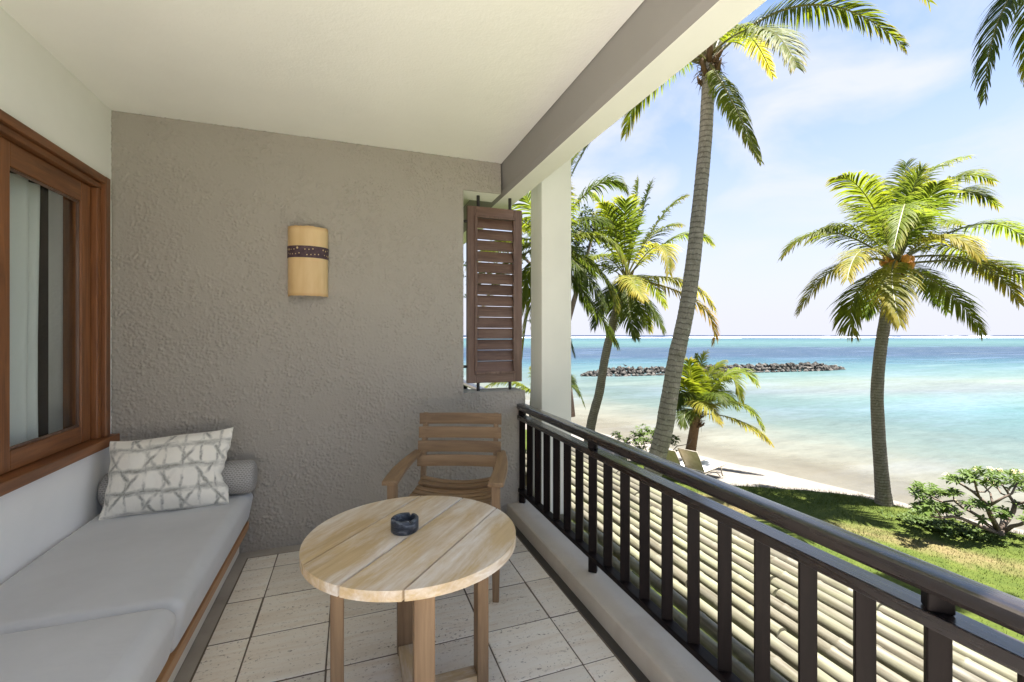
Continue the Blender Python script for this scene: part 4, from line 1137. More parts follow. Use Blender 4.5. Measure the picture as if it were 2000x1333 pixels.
# breakers on the outer reef
_p = NT('surf_foam'); M['foam'] = _p.done(_p.pbr((0.86, 0.88, 0.90), 0.8))
rg = random.Random(5); m = MB()
def at_sea(u, d, z): p = px(u, 655, d); return (p.x, p.y, SEA_Z + z)
for (ua, ub, d, hh) in ((900, 1330, 840, .9), (1290, 1560, 900, 1.1), (1340, 1450, 820, .8), (1480, 1760, 880, 1.4), (1600, 1700, 830, .7), (1745, 2010, 850, 1.7), (1800, 1990, 960, 1.0), (1930, 2200, 900, 1.1), (1905, 1935, 1450, 2.2), (1110, 1240, 960, .8), (2180, 2700, 870, 1.2)):
    N = int((ub - ua) / 3); vs = []; fs = []
    for i in range(N + 1):
        u = ua + (ub - ua) * i / N; e = math.sin(math.pi * i / N) ** 0.4
        h = hh * e * (1.5 + 1.1 * abs(mnoise.noise(Vector((u * 0.035, d, 0)))) + 0.5 * abs(mnoise.noise(Vector((u * 0.2, d, 3)))))
        dd = d + 14 * mnoise.noise(Vector((u * .01, d, 5)))
        vs += [at_sea(u, dd - 22 * e - 2, 0.02), at_sea(u, dd - 2, h), at_sea(u, dd + 7 * e, 0.02)]
    for i in range(N):
        q = i * 3; fs += [(q, q + 3, q + 4, q + 1), (q + 1, q + 4, q + 5, q + 2)]
    m.add(vs, fs)
tag(m.build('surf', M['foam'], None, smooth=True, recalc=False), 'white line of breaking waves on the outer reef', 'surf', kind='stuff')

# ================================================================== BREAKWATER
bw = thing('breakwater', 'long low breakwater of grey rocks standing in the lagoon', 'breakwater', tuple(px(1390, 735, 60) * Vector((1, 1, 0)) if False else (46.0, 46.9, SEA_Z)))
def mat_rock():
    n = NT('basalt_rock'); c = n.coord()
    tone = n.ramp(rnd(n), [(0.0, (0.045, 0.042, 0.038)), (0.5, (0.085, 0.078, 0.07)), (1.0, (0.15, 0.135, 0.12))])
    v = n.ramp(n.noise(c, 2.2, 5, 0.65), [(0.3, 0.6), (0.7, 1.25)])
    return n.done(n.pbr(n.mix(1.0, tone, v, 'MULTIPLY'), 0.9, n.bump(n.noise(c, 5, 5, .65), 0.6, 0.08), 0.2))
M['rock'] = mat_rock()
def rock_mesh(seed):
    bm = bmesh.new(); bmesh.ops.create_icosphere(bm, subdivisions=1, radius=1)
    r = random.Random(seed); pl = [(Vector((r.gauss(0, 1), r.gauss(0, 1), r.gauss(0, 1))).normalized(), r.uniform(.5, .8)) for _ in range(9)]
    for v in bm.verts:
        v.co *= 1 + .25 * mnoise.noise(v.co * 1.4 + Vector((seed * 3.1, 0, 0)))
        for nn_, dd in pl:
            k = v.co.dot(nn_) - dd
            if k > 0: v.co -= nn_ * k
    me = bpy.data.meshes.new('rock'); bm.to_mesh(me); bm.free(); me.materials.append(M['rock']); return me
rocks = [rock_mesh(i) for i in range(9)]
rg = random.Random(31)
A_ = px(1138, 735, 54.5); B_ = px(1643, 721, 65.5)
bwo = Vector((46.0, 46.9, SEA_Z))
cnt = 0
rest = MB()
axis = Vector((B_.x - A_.x, B_.y - A_.y, 0)); axl = axis.length; axis.normalize(); nrmB = Vector((axis.y, -axis.x, 0))   # towards camera
if nrmB.y > 0: nrmB = -nrmB
def rock_at(f, off, z, r):
    p = Vector((A_.x, A_.y, SEA_Z)) + axis * (f * axl) + nrmB * off; p.z = SEA_Z + z; return p
H = 1.0
spots = []
for i in range(96):
    f = (i + rg.uniform(-.3, .3)) / 95; taper = min(1, 0.25 + 7 * min(f, 1 - f))
    for row in range(3):
        z = (0.02 + row * 0.36 * taper); off = (1 - row / 2.6) * 1.5 * taper + rg.uniform(-.15, .15)
        spots.append((f + rg.uniform(-.004, .004), off, z + rg.uniform(-.06, .06), rg.uniform(.24, .42) * (0.7 + .3 * taper)))
for (f, off, z, r) in spots[:290]:
    o = link('rock', rg.choice(rocks), None, bw); o.location = rock_at(f, off, z, r) - bwo
    o.scale = (r * rg.uniform(.8, 1.3), r * rg.uniform(.8, 1.2), r * rg.uniform(.65, 1.0)); o.rotation_euler = (rg.uniform(0, 6), rg.uniform(0, 6), rg.uniform(0, 6))
for i in range(300):
    f = rg.random(); taper = min(1, 0.2 + 7 * min(f, 1 - f)); off = rg.uniform(-1.8, 0.9) * taper
    z = max(0, (H - 0.15) * taper * (1 - abs(off - 0.0) / 2.2)) + rg.uniform(-.25, .08); r = rg.uniform(.3, .5)
    me_ = rg.choice(rocks); p = rock_at(f, off, z, r) - bwo
    rot = Matrix.Rotation(rg.uniform(0, 6), 3, 'Z') @ Matrix.Rotation(rg.uniform(0, 6), 3, 'X')
    rest.add([p + (rot @ v.co) * r for v in me_.vertices], [tuple(q.vertices) for q in me_.polygons])
tag(rest.build('rubble', M['rock'], bw, recalc=False), kind='stuff')
# a heron-like bird on the rocks
p = rock_at(0.135, 0.4, 1.02, 0)
m = MB(); m.tube([(-.26, 0, .16), (-.14, 0, .19), (0, 0, .22), (.10, 0, .27), (.14, 0, .36), (.20, 0, .39), (.30, 0, .375)], [.012, .06, .085, .06, .03, .035, .006], 8)
m.tube([(.0, .02, .16), (.0, .02, 0)], .012, 5); m.tube([(.0, -.02, .16), (.0, -.02, 0)], .012, 5)
_p = NT('bird_plumage'); M['bird'] = _p.done(_p.pbr((0.03, 0.03, 0.035), 0.8))
o = m.build('sea_bird', M['bird'], None, smooth=True); o.location = p; o.rotation_euler = (0, 0, 2.6)
tag(o, 'small dark bird standing on the breakwater rocks', 'bird')

# ================================================================== PALMS
def bez(a, c, b, t): return a * ((1 - t) ** 2) + c * (2 * t * (1 - t)) + b * (t * t)
def frond(parent, origin, P0, via, P1, mat_, seed, nleaf=58, lw=0.021, ll=0.75, droop=1.0, pet=0.14, spread=1.0, wind=Vector((0, 0, 0))):
    rg = random.Random(seed); lw *= 1.2; nleaf = int(nleaf * 1.4)
    C = via * 2 - (P0 + P1) * 0.5
    N = 26
    path = [bez(P0, C, P1, i / N) for i in range(N + 1)]
    Ls = [0]
    for i in range(N): Ls.append(Ls[-1] + (path[i + 1] - path[i]).length)
    Lt = Ls[-1]
    m = MB(); uvs = []
    rad = [0.028 * (1 - 0.93 * (i / N) ** 0.7) * max(.5, min(1.25, Lt / 3.0)) + 0.0025 for i in range(N + 1)]
    m.tube([p - origin for p in path], rad, 5, True, 1)
    uvs += [(0.2, 0.0)] * len(m.v)
    # frames along the rachis
    h = (P1 - P0); h.z = 0
    for i in range(nleaf):
        for side in (-1, 1):
            f = pet + (0.995 - pet) * ((i + rg.uniform(-.35, .35)) / (nleaf - 1))
            f = max(pet, min(0.999, f))
            if rg.random() < 0.03: continue
            p = bez(P0, C, P1, f); t = ((C - P0) * (1 - f) + (P1 - C) * f).normalized()
            sd = t.cross(Vector((0, 0, 1)))
            if sd.length < 0.25:
                hh = h if h.length > 0.05 else Vector((1, 0, 0)); sd = hh.cross(Vector((0, 0, 1)))
            sd.normalize(); up = sd.cross(t).normalized()
            if up.z < 0: up = -up
            g = (f - pet) / (1 - pet)
            prof = (0.55 + 0.75 * g / 0.3 * 0.6 if g < 0.3 else 1.0 - 0.72 * ((g - 0.3) / 0.7) ** 1.7)
            L = ll * min(1.0, prof) * rg.uniform(0.88, 1.08)
            al = math.radians(68 - 40 * g + rg.uniform(-7, 7)) * spread
            d = (sd * (side * math.sin(al)) + t * math.cos(al) + up * rg.uniform(0.10, 0.36)).normalized()
            w = lw * rg.uniform(.8, 1.15) * (0.55 + 0.45 * min(1, L / ll))
            q = p - origin; nseg = 4; b = len(m.v)
            dr = droop * rg.uniform(0.75, 1.25)
            for k in range(nseg + 1):
                fr = k / nseg
                wv = w * (0.55, 1.0, 0.95, 0.62, 0.06)[k]
                ax = t - d * t.dot(d)
                if ax.length < 1e-3: ax = up
                ax.normalize()
                m.v.append(tuple(q - ax * (wv / 2))); m.v.append(tuple(q + ax * (wv / 2)))
                uvs += [(f, fr), (f, fr)]
                d = (d + Vector((0, 0, -0.30 * dr * (0.4 + fr))) + wind * (0.10 + .2 * fr)).normalized()
                q = q + d * (L / nseg)
            for k in range(nseg):
                a = b + 2 * k; m.f.append([a, a + 1, a + 3, a + 2]); m.m.append(0)
    o = m.build('frond', [mat_, M['rachis']], parent, recalc=False)
    uvl = o.data.uv_layers.new(name='UVMap'); li = [0] * len(o.data.loops); o.data.loops.foreach_get('vertex_index', li)
    flat = []
    for v in li: flat += uvs[v]
    uvl.data.foreach_set('uv', flat)
    return o

def trunk(parent, origin, pts, r0, r1, mat_, flare=1.35, ringp=0.075, seg=18, seed=1):
    # resample a smooth curve through pts
    P = [Vector(p) for p in pts]; P = [P[0] * 2 - P[1]] + P + [P[-1] * 2 - P[-2]]
    path = []
    for i in range(1, len(P) - 2):
        n_ = max(2, int((P[i + 1] - P[i]).length / ringp * 2))
        for k in range(n_):
            t = k / n_; a, b, c, d = P[i - 1], P[i], P[i + 1], P[i + 2]
            path.append(0.5 * ((2 * b) + (c - a) * t + (2 * a - 5 * b + 4 * c - d) * t * t + (3 * b - a - 3 * c + d) * t ** 3))
    path.append(P[-2]); N = len(path)
    rg = random.Random(seed); rad = []
    ln = 0; lens = [0]
    for i in range(1, N): ln += (path[i] - path[i - 1]).length; lens.append(ln)
    for i in range(N):
        f = lens[i] / ln
        r = r0 + (r1 - r0) * f ** 0.8
        r *= 1 + (flare - 1) * math.exp(-lens[i] / 0.35)
        r *= 1 + (0.020 if i % 2 else -0.012) + rg.uniform(-.012, .012) + 0.03 * mnoise.noise(Vector((lens[i] * 1.5, seed, 0)))
        rad.append(r * (1 + 0.035 * mnoise.noise(Vector((lens[i] * 5.5, seed * 2.0, 4)))))
    m = MB()
    x = Vector((1, 0, 0)); uvs = []
    for i, p in enumerate(path):
        t = (path[min(i + 1, N - 1)] - path[max(i - 1, 0)]).normalized(); x = (x - t * x.dot(t)).normalized(); y = t.cross(x)
        for k in range(seg + 1):
            a = 2 * math.pi * k / seg
            wob = 1 + 0.03 * mnoise.noise(Vector((math.cos(a) * 1.3, math.sin(a) * 1.3, lens[i] * 2.0 + seed)))
            m.v.append(tuple(p - origin + x * (math.cos(a) * rad[i] * wob) + y * (math.sin(a) * rad[i] * wob))); uvs.append((k / seg, lens[i]))
    for i in range(N - 1):
        for k in range(seg):
            q = i * (seg + 1) + k; m.f.append([q, q + 1, q + seg + 2, q + seg + 1]); m.m.append(0)
    o = m.build('trunk', mat_, parent, smooth=True, recalc=False)
    uvl = o.data.uv_layers.new(name='UVMap')
    for lp in o.data.loops: uvl.data[lp.index].uv = uvs[lp.vertex_index]
    return o

def palm(name, label, dpt, trunk_px, r0, r1, crown, specs, L, base_mat='frond', tmat='trunk', ll=0.75, lw=0.021, nleaf=58, droop=1.0, seed=1, stubs=8, nuts=0, wind=(0, 0, 0), gz=None, group='coconut palms by the beach'):
    rg = random.Random(seed)
    gz = GZ - 0.05 if gz is None else gz
    pts = [px(u, v, d_) for (u, v, d_) in trunk_px]
    base = pts[0].copy(); base.z = gz; pts[0] = base
    T = thing(name, label, 'palm tree', tuple(base), 0, group)
    org = base
    C0 = px(crown[0], crown[1], crown[2])
    pts.append(C0 + Vector((0, 0, -0.02)))
    trunk(T, org, pts, r0, r1, M[tmat], seed=seed)
    # boots and fibre round the top of the trunk
    for i in range(stubs):
        a = 6.283 * i / stubs + rg.uniform(-.3, .3); out = Vector((math.cos(a), math.sin(a), 0)); z0_ = rg.uniform(-.42, -.02)
        p0 = C0 + out * r1 * 0.75 + Vector((0, 0, z0_)); p1 = p0 + out * rg.uniform(.06, .20) + Vector((0, 0, rg.uniform(.08, .34)))
        mid = (p0 + p1) / 2 + out * 0.03
        m = MB(); m.tube([p0 - org, mid - org, p1 - org], [0.045, 0.038, rg.uniform(.008, .02)], 6)
        m.build('leaf_base', M['fibre'], T, smooth=True)
    m = MB()
    for i in range(stubs * 9):
        a = rg.uniform(0, 6.283); out = Vector((math.cos(a), math.sin(a), 0)); p0 = C0 + out * r1 * rg.uniform(.7, 1.1) + Vector((0, 0, rg.uniform(-.35, .12)))
        q = p0 + out * rg.uniform(.02, .15) + Vector((rg.uniform(-.1, .1), rg.uniform(-.1, .1), rg.uniform(-.28, .12)))
        m.tube([p0 - org, (p0 + q) / 2 + out * .04 - org, q - org], [0.007, 0.005, 0.002], 3)
    if stubs: m.build('fibre', M['fibre'], T)
    for i in range(nuts):
        a = 6.283 * i / max(1, nuts) + rg.uniform(-.3, .3); p = C0 + Vector((math.cos(a) * .26, math.sin(a) * .26, rg.uniform(-.22, .12)))
        bm = bmesh.new(); bmesh.ops.create_uvsphere(bm, u_segments=12, v_segments=8, radius=0.095)
        for v in bm.verts:
            k = math.atan2(v.co.y, v.co.x); v.co.x *= 1 + .06 * math.cos(3 * k); v.co.y *= 1 + .06 * math.cos(3 * k); v.co.z *= 1.22
        me = bpy.data.meshes.new('coconut'); bm.to_mesh(me); bm.free()
        o = link('coconut', me, M['coconut'], T, smooth=True); o.location = p - org; o.rotation_euler = (rg.uniform(-.5, .5), rg.uniform(-.5, .5), 0)
    for i, sp_ in enumerate(specs):
        tu, tv, vu, vv, sgn = sp_[:5]; mt = sp_[5] if len(sp_) > 5 else base_mat; kw = sp_[6] if len(sp_) > 6 else {}
        proj = math.hypot(tu - crown[0], tv - crown[1]) / FPX * crown[2]
        dd = sgn * math.sqrt(max(0.0, L * L * 0.8 - proj * proj)) if abs(sgn) <= 1 else sgn
        P1 = px(tu, tv, crown[2] + dd); V = px(vu, vv, crown[2] + dd * 0.55)
        a = rg.uniform(0, 6.283)
        P0 = C0 + (P1 - C0).normalized() * 0.05 + Vector((0, 0, rg.uniform(-.06, .10)))
        kk = dict(nleaf=nleaf, lw=lw, ll=ll, droop=droop, wind=Vector(wind)); kk.update(kw)
        frond(T, org, P0, V, P1, M[mt], seed * 100 + i, **kk)
    return T

Y, O_, DK, LM = 'frond_yellow', 'frond_old', 'frond_dark', 'frond_lime'
# A - tall palm right beside the balcony
palm('coconut_palm', 'tall leaning coconut palm whose ringed trunk rises past the balcony roof', 7.6,
     [(1196, 1190, 7.6), (1250, 1000, 7.6), (1292, 861, 7.6), (1305, 791, 7.6), (1321, 698, 7.6), (1341, 605, 7.6), (1359, 466, 7.6), (1377, 280, 7.6), (1382, 190, 7.6)], 0.172, 0.098, (1384, 118, 7.6),
     [(1768, 92, 1580, 10, -0.25, 'frond', {'ll': .62}), (1556, 132, 1480, 55, -0.75, 'frond'), (1486, 316, 1425, 190, -0.7, 'frond', {'droop': 2.0, 'll': .42}),
      (1112, 352, 1240, 165, -0.1, 'frond_dark', {'ll': .55}), (1222, 262, 1280, 140, 0.6, 'frond'), (1815, 5, 1600, -120, 0.3, 'frond'), (1500, -420, 1440, -180, 0.2, 'frond'), (1250, -330, 1310, -150, -0.3, 'frond'),
      (1100, -60, 1220, -90, 0.5, 'frond'), (1660, -250, 1530, -190, -0.5, 'frond'), (1180, 120, 1270, 40, -.6, 'frond'), (1510, 150, 1450, 60, 0.8, 'frond_yellow', {'ll': .5}), (1600, -60, 1500, -60, .8, 'frond'), (1400, -400, 1390, -190, .7, 'frond'), (1340, -250, 1360, -150, -.8, 'frond')],
     3.6, 'frond', 'trunk', 0.68, 0.026, 74, 1.0, 3, 16, 0, (0.0, 0.0, 0))
# B - palm with orange coconuts
palm('coconut_palm', 'coconut palm with orange nuts standing at the lawn edge on the right', 11.4,
     [(1727, 992, 11.4), (1722, 930, 11.4), (1716, 850, 11.4), (1713, 770, 11.4), (1718, 700, 11.4), (1728, 630, 11.4), (1740, 560, 11.4)], 0.155, 0.118, (1752, 512, 11.4),
     [(1893, 306, 1775, 372, 0.25, LM, {'ll': .8}), (1948, 402, 1850, 385, -0.5, 'frond'), (1940, 354, 1838, 362, 0.5, 'frond'), (1637, 347, 1692, 384, -0.3, 'frond'), (1700, 346, 1722, 420, 0.9, LM),
      (1529, 500, 1620, 454, 0.1, 'frond'), (1560, 610, 1640, 520, -0.45, Y), (1668, 656, 1672, 575, -0.2, 'frond', {'droop': 1.4}), (1758, 634, 1742, 545, -0.85, Y, {'droop': 1.5}), (1918, 652, 1850, 568, -0.3, 'frond', {'droop': 1.4}),
      (1990, 592, 1905, 512, -0.35, Y), (2018, 566, 1935, 515, 0.3, 'frond'), (2010, 482, 1915, 438, 0.15, LM), (1912, 502, 1838, 462, -0.9, Y), (1745, 486, 1768, 402, -1, LM), (1655, 545, 1690, 487, -0.85, Y),
      (1580, 470, 1660, 445, 0.7, 'frond'), (1850, 610, 1800, 540, .8, DK), (1690, 620, 1715, 560, .8, DK), (1800, 330, 1770, 410, -.6, LM), (1660, 400, 1705, 430, .7, 'frond'), (1880, 440, 1810, 440, .9, 'frond'), (1830, 360, 1795, 420, -.75, LM), (1940, 545, 1850, 480, .6, 'frond'), (1770, 320, 1760, 410, .5, LM)],
     3.1, 'frond', 'trunk_dark', 0.84, 0.036, 54, 1.15, 7, 10, 9, (-0.10, 0.0, 0))
# C - palm in front of the breakwater, left of the tall trunk
palm('coconut_palm', 'slim curved coconut palm with a yellow-green crown behind the tall trunk', 16.0,
     [(1146, 880, 16), (1154, 833, 16), (1163, 795, 16), (1171, 765, 16), (1182, 698, 16), (1196, 638, 16), (1208, 590, 16)], 0.175, 0.135, (1222, 545, 16),
     [(1274, 355, 1250, 430, -.2, LM), (1247, 352, 1238, 440, .4, LM), (1336, 385, 1288, 430, -.2, 'frond'), (1391, 478, 1325, 462, .1, LM), (1307, 535, 1285, 480, -.8, Y), (1396, 606, 1330, 548, -.35, Y, {'droop': 1.4}), (1394, 670, 1360, 590, .3, O_, {'droop': 1.4}),
      (1296, 646, 1264, 590, -.4, DK, {'droop': 1.4}), (1242, 660, 1228, 600, -.5, DK), (1269, 646, 1245, 590, .4, 'frond'), (1258, 586, 1232, 545, -.95, Y), (1160, 382, 1192, 440, .2, LM), (1222, 392, 1220, 440, -.9, LM, {'droop': .5}),
      (1130, 460, 1175, 470, .2, 'frond'), (1120, 560, 1165, 520, -.2, 'frond'), (1160, 640, 1185, 575, -.4, DK), (1180, 400, 1200, 450, -.6, 'frond'), (1330, 440, 1275, 460, .8, 'frond'), (1200, 640, 1205, 580, .6, DK), (1300, 600, 1262, 545, .7, 'frond'), (1140, 520, 1180, 500, -.8, 'frond')],
     3.5, 'frond', 'trunk_dark', 0.85, 0.042, 50, 1.1, 11, 8, 0, (0.06, 0.0, 0))
# D - dark crown close behind the column
palm('coconut_palm', 'nearer coconut palm half hidden by the cream column, dark drooping fronds', 10.0,
     [(1030, 1080, 10.2), (1040, 900, 10.2), (1052, 700, 10.1), (1060, 560, 10)], 0.17, 0.12, (1066, 480, 10),
     [(1222, 371, 1160, 366, -.3, DK), (1222, 524, 1168, 462, -.4, 'frond'), (1204, 604, 1160, 520, -.5, 'frond'), (1204, 672, 1160, 600, -.2, DK, {'droop': 1.7}), (1128, 300, 1095, 370, .2, 'frond'), (1010, 620, 1030, 540, -.4, 'frond', {'droop': 1.5}), (960, 560, 1010, 490, -.1, 'frond'),
      (930, 420, 1000, 420, -.2, 'frond'), (1000, 350, 1035, 400, -.5, LM), (1060, 660, 1060, 570, -.7, 'frond', {'droop': 1.5}), (1150, 610, 1120, 530, .4, DK, {'droop': 1.5}), (1190, 440, 1130, 430, .6, DK), (1100, 360, 1080, 420, -.9, 'frond'), (1020, 700, 1035, 590, .2, Y, {'droop': 1.5}), (1180, 600, 1130, 520, -.8, DK, {'droop': 1.5}), (915, 520, 985, 470, .4, 'frond'), (1165, 540, 1120, 490, .8, DK), (1015, 450, 1040, 440, .9, 'frond'), (1120, 690, 1090, 590, -.2, DK, {'droop': 1.6}), (920, 660, 980, 540, .4, Y)],
     2.6, 'frond', 'trunk_dark', 0.66, 0.028, 56, 1.25, 13, 8, 0, (0.05, 0, 0))
# E - small palm low behind the column
palm('coconut_palm', 'small palm low behind the column, one frond tip showing over the hand rail', 14.5,
     [(1060, 930, 14.5), (1062, 860, 14.5)], 0.13, 0.11, (1066, 800, 14.5),
     [(1142, 795, 1108, 752, -.3, DK), (1130, 770, 1100, 735, .5, 'frond'), (1000, 790, 1030, 760, -.2, 'frond'), (1040, 720, 1050, 750, .3, 'frond'), (1085, 710, 1075, 750, -.4, 'frond'), (960, 745, 1010, 750, .4, 'frond'), (1100, 850, 1085, 800, -.5, 'frond'), (930, 770, 1000, 745, -.4, 'frond')],
     1.9, 'frond', 'trunk_dark', 0.5, 0.03, 40, 1.2, 17, 6, 0, (0, 0, 0))
# F - young palm by the loungers
palm('coconut_palm', 'short young coconut palm with yellowing lower fronds beside the loungers', 15.5,
     [(1346, 905, 15.5), (1349, 880, 15.5), (1354, 850, 15.5)], 0.165, 0.15, (1360, 812, 15.5),
     [(1378, 690, 1362, 745, .1, 'frond'), (1361, 692, 1359, 750, .1, DK, {'ll': .3}), (1412, 706, 1378, 745, .3, 'frond'), (1478, 752, 1425, 728, -.2, LM, {'ll': .85}), (1447, 784, 1418, 738, -.7, 'frond'), (1491, 840, 1440, 786, -.2, LM, {'droop': 1.3}), (1507, 868, 1444, 822, -.4, Y, {'droop': 1.4, 'pet': .3}),
      (1408, 826, 1370, 786, -.9, Y), (1330, 740, 1345, 765, -.4, 'frond'), (1322, 800, 1336, 770, -.3, DK), (1334, 832, 1343, 800, -.6, DK, {'droop': 1.4}), (1325, 770, 1340, 775, .6, DK), (1440, 800, 1400, 765, .5, DK), (1400, 760, 1380, 760, .8, 'frond'), (1345, 705, 1352, 750, -.5, 'frond'), (1420, 790, 1390, 770, -.9, DK, {'droop': 1.4}), (1440, 730, 1395, 745, .7, 'frond')],
     2.5, 'frond', 'fibre', 0.72, 0.038, 46, 1.1, 19, 12, 0, (0.12, 0, 0))
# G - palm whose fronds hang into the top right corner
palm('coconut_palm', 'coconut palm outside the right edge whose frond tips hang into the sky', 6.8,
     [(2260, 1200, 6.8), (2250, 900, 6.8), (2215, 500, 6.8), (2170, 150, 6.8)], 0.17, 0.11, (2130, -150, 6.8),
     [(1924, 192, 1975, -10, -.3, DK, {'droop': 1.3, 'll': .62}), (2010, 150, 2040, -40, .3, 'frond', {'droop': 1.2}), (2260, 120, 2230, -60, -.4, 'frond'), (2400, -50, 2280, -170, .2, 'frond'), (2000, -420, 2070, -300, .1, 'frond'), (2250, -450, 2190, -300, -.2, 'frond'), (2100, 120, 2110, -30, .8, 'frond'), (1960, -180, 2040, -210, .6, 'frond')],
     2.6, 'frond', 'trunk', 0.62, 0.030, 58, 1.1, 23, 8, 0, (0, 0, 0))

# ================================================================== LEAFY PLANTS
def leaf_quad(m, p, d, up, L, w, fold=0.25):
    """one lance-shaped leaf of four triangles, slightly folded and drooping"""
    d = d.normalized(); sd = d.cross(up)
    if sd.length < 1e-3: sd = d.cross(Vector((1, 0, 0)))
    sd.normalize(); u = sd.cross(d)
    a = p; mid = p + d * (L * .55) + u * (L * .04); tip = p + d * L - Vector((0, 0, L * .18))
    l = p + d * (L * .5) - sd * (w / 2) + u * (w * fold); r = p + d * (L * .5) + sd * (w / 2) + u * (w * fold)
    m.add([a, l, tip, r, mid], [(0, 4, 1), (1, 4, 2), (2, 4, 3), (3, 4, 0)])
def rosette(m, p, axis, n_, L, w, rg):
    axis = axis.normalized(); ref = Vector((1, 0, 0)) if abs(axis.x) < .8 else Vector((0, 1, 0)); x = axis.cross(ref).normalized(); y = axis.cross(x)
    for i in range(n_):
        a = i * 2.4 + rg.uniform(-.25, .25); el = rg.uniform(-.15, .75)
        d = (x * math.cos(a) + y * math.sin(a)) * math.cos(el) + axis * math.sin(el)
        leaf_quad(m, p + axis * rg.uniform(-.03, .03), d, axis, L * rg.uniform(.75, 1.15), w * rg.uniform(.8, 1.15))

# frangipani on the right
PD = 9.65
def zq(x_, y_, dd=0.0): return px(1640 + x_ / 4.761, 880 + y_ / 4.761, PD + dd)
base = zq(1480, 838); base.z = GZ - 0.04
pl = thing('frangipani_shrub', 'low spreading frangipani shrub with bare forked branches at the right edge', 'shrub', tuple(base))
rg = random.Random(41)
bm_ = MB(); lf = MB(); fl = MB()
tm = MB(); tm.tube([Vector((0, 0, -.02)), zq(1480, 790) - base, zq(1482, 735) - base], [0.115, 0.095, 0.085], 12); tm.build('trunk', M['branch'], pl, smooth=True)
branches = [([(1480, 745, 0), (1420, 640, -.1), (1382, 560, -.15), (1380, 515, -.15)], .055, .042),
            ([(1380, 515, -.15), (1300, 440, -.1), (1230, 380, 0), (1130, 310, .1), (1080, 285, .1)], .036, .016), ([(1380, 520, -.15), (1440, 490, -.3), (1510, 450, -.4), (1600, 400, -.4), (1650, 300, -.4)], .034, .016), ([(1300, 440, -.1), (1270, 350, -.3), (1250, 270, -.4)], .024, .014), ([(1420, 480, -.3), (1400, 400, -.1), (1340, 330, 0)], .022, .012), ([(1230, 380, 0), (1350, 390, .3), (1420, 330, .4)], .02, .012),
            ([(1482, 745, 0), (1560, 650, .15), (1615, 570, .2), (1630, 505, .2)], .055, .040), ([(1630, 505, .2), (1590, 440, .3), (1560, 380, .3), (1510, 320, .3)], .034, .015), ([(1630, 505, .2), (1700, 490, .1), (1790, 470, 0), (1850, 380, 0)], .032, .016), ([(1560, 380, .3), (1600, 330, .5), (1650, 290, .6)], .02, .012), ([(1590, 440, .3), (1500, 400, .6), (1440, 300, .7)], .022, .012),
            ([(1460, 770, 0), (1340, 720, -.2), (1230, 680, -.3), (1130, 635, -.35), (1050, 618, -.4), (940, 625, -.4), (850, 605, -.45), (790, 570, -.5)], .046, .014), ([(1130, 635, -.35), (1040, 570, -.2), (960, 540, -.2)], .02, .012), ([(940, 625, -.4), (900, 560, -.5), (850, 520, -.5)], .016, .01),
            ([(1462, 755, 0), (1360, 680, .2), (1280, 610, .3), (1200, 560, .35), (1140, 530, .4), (1060, 470, .4), (960, 480, .4), (880, 450, .4), (800, 400, .4)], .042, .012), ([(1060, 470, .4), (1060, 430, .5), (1070, 400, .5)], .014, .01), ([(1200, 560, .35), (1230, 520, .5), (1270, 510, .6)], .016, .01),
            ([(1520, 760, 0), (1600, 705, -.1), (1680, 690, -.2), (1780, 640, -.3), (1850, 560, -.3)], .05, .02), ([(1480, 740, 0), (1500, 660, .4), (1500, 610, .5)], .02, .012), ([(1440, 740, 0), (1370, 690, -.3), (1330, 640, -.4)], .016, .01)]
ends = []
for pts, r0, r1 in branches:
    P = [zq(a, b, c) - base for a, b, c in pts]
    n_ = len(P)
    bm_ = MB(); bm_.tube([p + Vector((rg.uniform(-.01, .01), 0, rg.uniform(-.01, .01))) for p in P], [r0 + (r1 - r0) * i / (n_ - 1) for i in range(n_)], 7)
    bm_.build('branch', M['branch'], pl, smooth=True)
    ends.append((P[-1], (P[-1] - P[-2]).normalized()))
clus = [(1110, 270), (1160, 200), (1200, 250), (1260, 220), (1300, 180), (1340, 240), (1400, 200), (1430, 260), (1480, 215), (1520, 270), (1560, 220), (1610, 260), (1650, 215), (1690, 280), (1040, 260), (1230, 290), (1380, 290), (1590, 310), (1660, 330), (1460, 310), (1740, 240), (1800, 260), (1850, 220), (1900, 300), (1760, 330),
        (700, 390), (745, 330), (800, 370), (840, 340), (880, 400), (930, 380), (760, 430), (860, 430), (960, 420), (1050, 380), (1090, 400), (1020, 410), (720, 360),
        (730, 520), (790, 500), (840, 560), (900, 530), (960, 570), (1010, 520), (1070, 550), (1090, 590), (920, 590), (770, 555), (700, 535), (1000, 590), (860, 500),
        (1210, 500), (1270, 490), (1310, 510), (1440, 560), (1500, 560), (1540, 600), (1490, 620), (1700, 400), (1700, 640), (1740, 560)]
for (x_, y_) in clus:
    for r_ in range(2):
        p = zq(x_ + rg.uniform(-28, 28), y_ + rg.uniform(-16, 16), rg.uniform(-.55, .55)) - base
        # leaf rosettes cup upwards at branch tips
        ax = Vector((rg.uniform(-.4, .4), rg.uniform(-.4, .4), 1))
        rosette(lf, p, ax, rg.randint(11, 15), 0.17, 0.055, rg)
        bq = MB()
for p, d in ends: rosette(lf, p, d + Vector((0, 0, .8)), 13, 0.18, 0.055, rg)
tag(lf.build('foliage', M['plumeria_leaf'], pl, recalc=False), kind='stuff')
_p = NT('frangipani_flower'); M['flower'] = _p.done(_p.pbr((0.72, 0.58, 0.32), 0.7))
